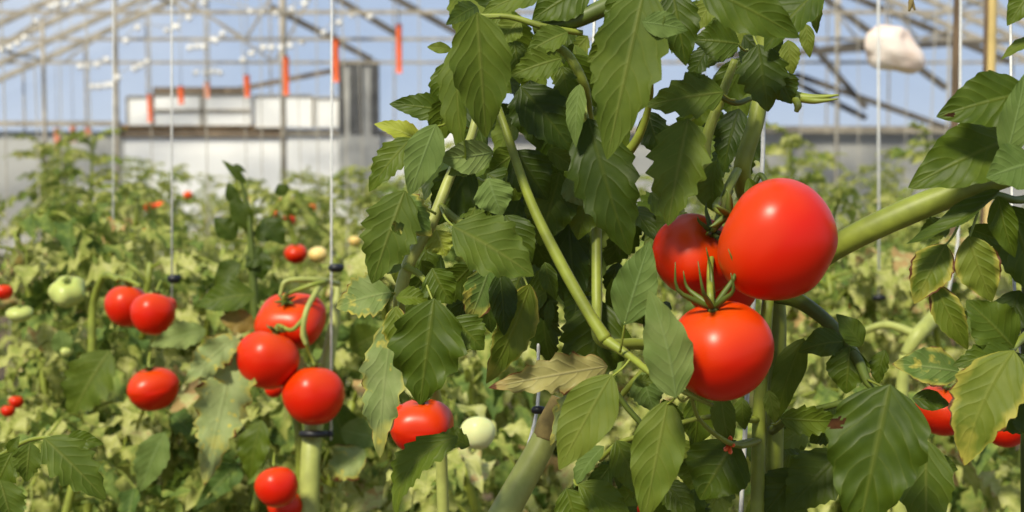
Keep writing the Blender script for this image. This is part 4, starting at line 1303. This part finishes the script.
# leaf spray in the lower left corner
G = Plant('tomato_plant', -20, 1.25, 'feathered dark green leaf spray of a plant at the lower left corner', py=470)
G.stem([(-30, 480, 1.28, 4), (0, 456, 1.25, 2.6), (30, 440, 1.23, 2.2), (62, 437, 1.2, 1.6)], 'stem', 8, 'branch')
G.stem([(-30, 430, 1.3, 6), (-30, 540, 1.3, 7)], 'stem', 8, 'stem', ground=True)
lf = G.leaf
lf((44, 438), (106, 500), 52, 0, 'mid', d=1.18, lobe=0.3, teeth=5, fold=0.25, rnd=0.1, bend=0.08)
lf((66, 438), (104, 444), 20, 10, 'leaf', d=1.2, lobe=0.05, rnd=0.5)
lf((30, 442), (26, 482), 32, 0, 'mid', d=1.21, lobe=0.25, rnd=0.2)
lf((12, 452), (-10, 500), 36, 0, 'leaf', d=1.22, lobe=0.2, rnd=0.6)
lf((8, 452), (20, 436), 12, 0, 'leaf', d=1.22, lobe=0.1, rnd=0.6)
lf((0, 480), (14, 530), 40, 0, 'mid', d=1.2, lobe=0.2, rnd=0.1)

# the plant carrying the left pair
H_ = Plant('tomato_plant', 95, 2.25, 'tomato plant with an arching pale stem left of the touching pair')
H_.stem([(118, 280, 2.15, 2.5), (104, 276, 2.2, 3.5), (94, 300, 2.22, 4), (92, 350, 2.22, 4.5), (88, 520, 2.22, 5)], 'stem', 8, ground=True)
H_.stem([(140, 286, 2.1, 2), (128, 280, 2.13, 2.5), (104, 276, 2.2, 3)], 'stem', 8, 'truss_stalk')
lf = H_.leaf
lf((206, 330), (150, 346), 30, 0, 'pale', d=2.05, tilt=0.03, lobe=0.15, ruf=0.3, rnd=0.9)
lf((110, 350), (70, 420), 56, 10, 'mid', d=2.1, lobe=0.2, rnd=0.3)
lf((60, 330), (66, 360), 22, 10, 'pale', d=2.2, rnd=0.3)
lf((110, 256), (104, 262), 14, 0, 'mid', d=2.3)
# stems seen at the right behind the front plant
K_ = Plant('tomato_plant', 915, 1.9, 'tomato plant with bent yellow green stems behind the right branch')
K_.stem([(905, 355, 1.9, 6), (918, 335, 1.9, 8), (930, 322, 1.92, 8), (945, 300, 1.95, 6)], 'steml', 10, 'branch')
K_.stem([(855, 335, 1.95, 3), (885, 325, 1.93, 4), (918, 335, 1.9, 5)], 'steml', 10, 'branch')
K_.stem([(905, 355, 1.9, 6), (900, 420, 1.9, 7), (900, 540, 1.9, 8)], 'steml', 10, 'stem', ground=True)
# tiny orange flower remains
fl = empty('dried_flower', P(729, 445, 1.0), 'tiny orange dried flower beside the grey white twine', 'flower')
mb = MB()
for q in range(5):
    a = q * 1.257
    tube(mb, [(P(729, 445, 1.0), 0.0012), (P(729 + 4 * math.cos(a), 445 + 7 * math.sin(a), 0.995), 0.0018), (P(729 + 5 * math.cos(a), 445 + 9 * math.sin(a), 0.99), 0.0006)], 'tag', 3, 6)
mb.build('petal_cluster', fl, fl.location)
mb = MB(); tube(mb, [(P(729, 445, 1.0), 0.0015), (P(745, 442, 1.03), 0.002), (P(757, 440, 1.05), 0.002)], 'stem', 3, 6); mb.build('stalk', fl, fl.location)

# ------------------------------------------------------------------ light
wd = bpy.data.worlds.new('sky')
sc.world = wd
wd.use_nodes = True
nt = wd.node_tree
nt.nodes.clear()
tcd = nt.nodes.new('ShaderNodeTexCoord')
sep = nt.nodes.new('ShaderNodeSeparateXYZ')
nt.links.new(tcd.outputs['Generated'], sep.inputs[0])
cl = nt.nodes.new('ShaderNodeTexNoise')
cl.inputs['Scale'].default_value = 3.0
cl.inputs['Detail'].default_value = 5.0
nt.links.new(tcd.outputs['Generated'], cl.inputs['Vector'])
skyc = ramp(nt, sep.outputs[2], [(0.0, (0.54, 0.60, 0.68)), (0.06, (0.43, 0.52, 0.66)), (0.35, (0.38, 0.48, 0.68)), (1.0, (0.42, 0.50, 0.66))])
cm = nt.nodes.new('ShaderNodeMapRange')
cm.inputs['From Min'].default_value = 0.5
cm.inputs['From Max'].default_value = 0.75
cm.inputs['To Max'].default_value = 0.6
nt.links.new(cl.outputs['Fac'], cm.inputs['Value'])
skyc = mix_(nt, cm.outputs[0], skyc, (0.75, 0.77, 0.80))
bg = nt.nodes.new('ShaderNodeBackground')
nt.links.new(skyc, bg.inputs[0])
bg.inputs[1].default_value = 1.0
out = nt.nodes.new('ShaderNodeOutputWorld')
nt.links.new(bg.outputs[0], out.inputs[0])
sd = bpy.data.lights.new('sun', 'SUN')
sd.energy = 6.0
sd.angle = math.radians(10)
sd.color = (1.0, 0.90, 0.70)
so = bpy.data.objects.new('sun', sd)
C.objects.link(so)
# from the upper left behind the camera
dirv = Vector((0.42, 0.70, -0.88))
so.rotation_euler = dirv.to_track_quat('-Z', 'Y').to_euler()
so.location = (-3, -3, 8)
sc.view_settings.view_transform = 'Standard'
sc.view_settings.look = 'None'
sc.view_settings.gamma = 1
sc.view_settings.exposure = 0.22
sc.view_settings.use_curve_mapping = False
sc.cycles.transparent_max_bounces = 16
sc.cycles.max_bounces = 6
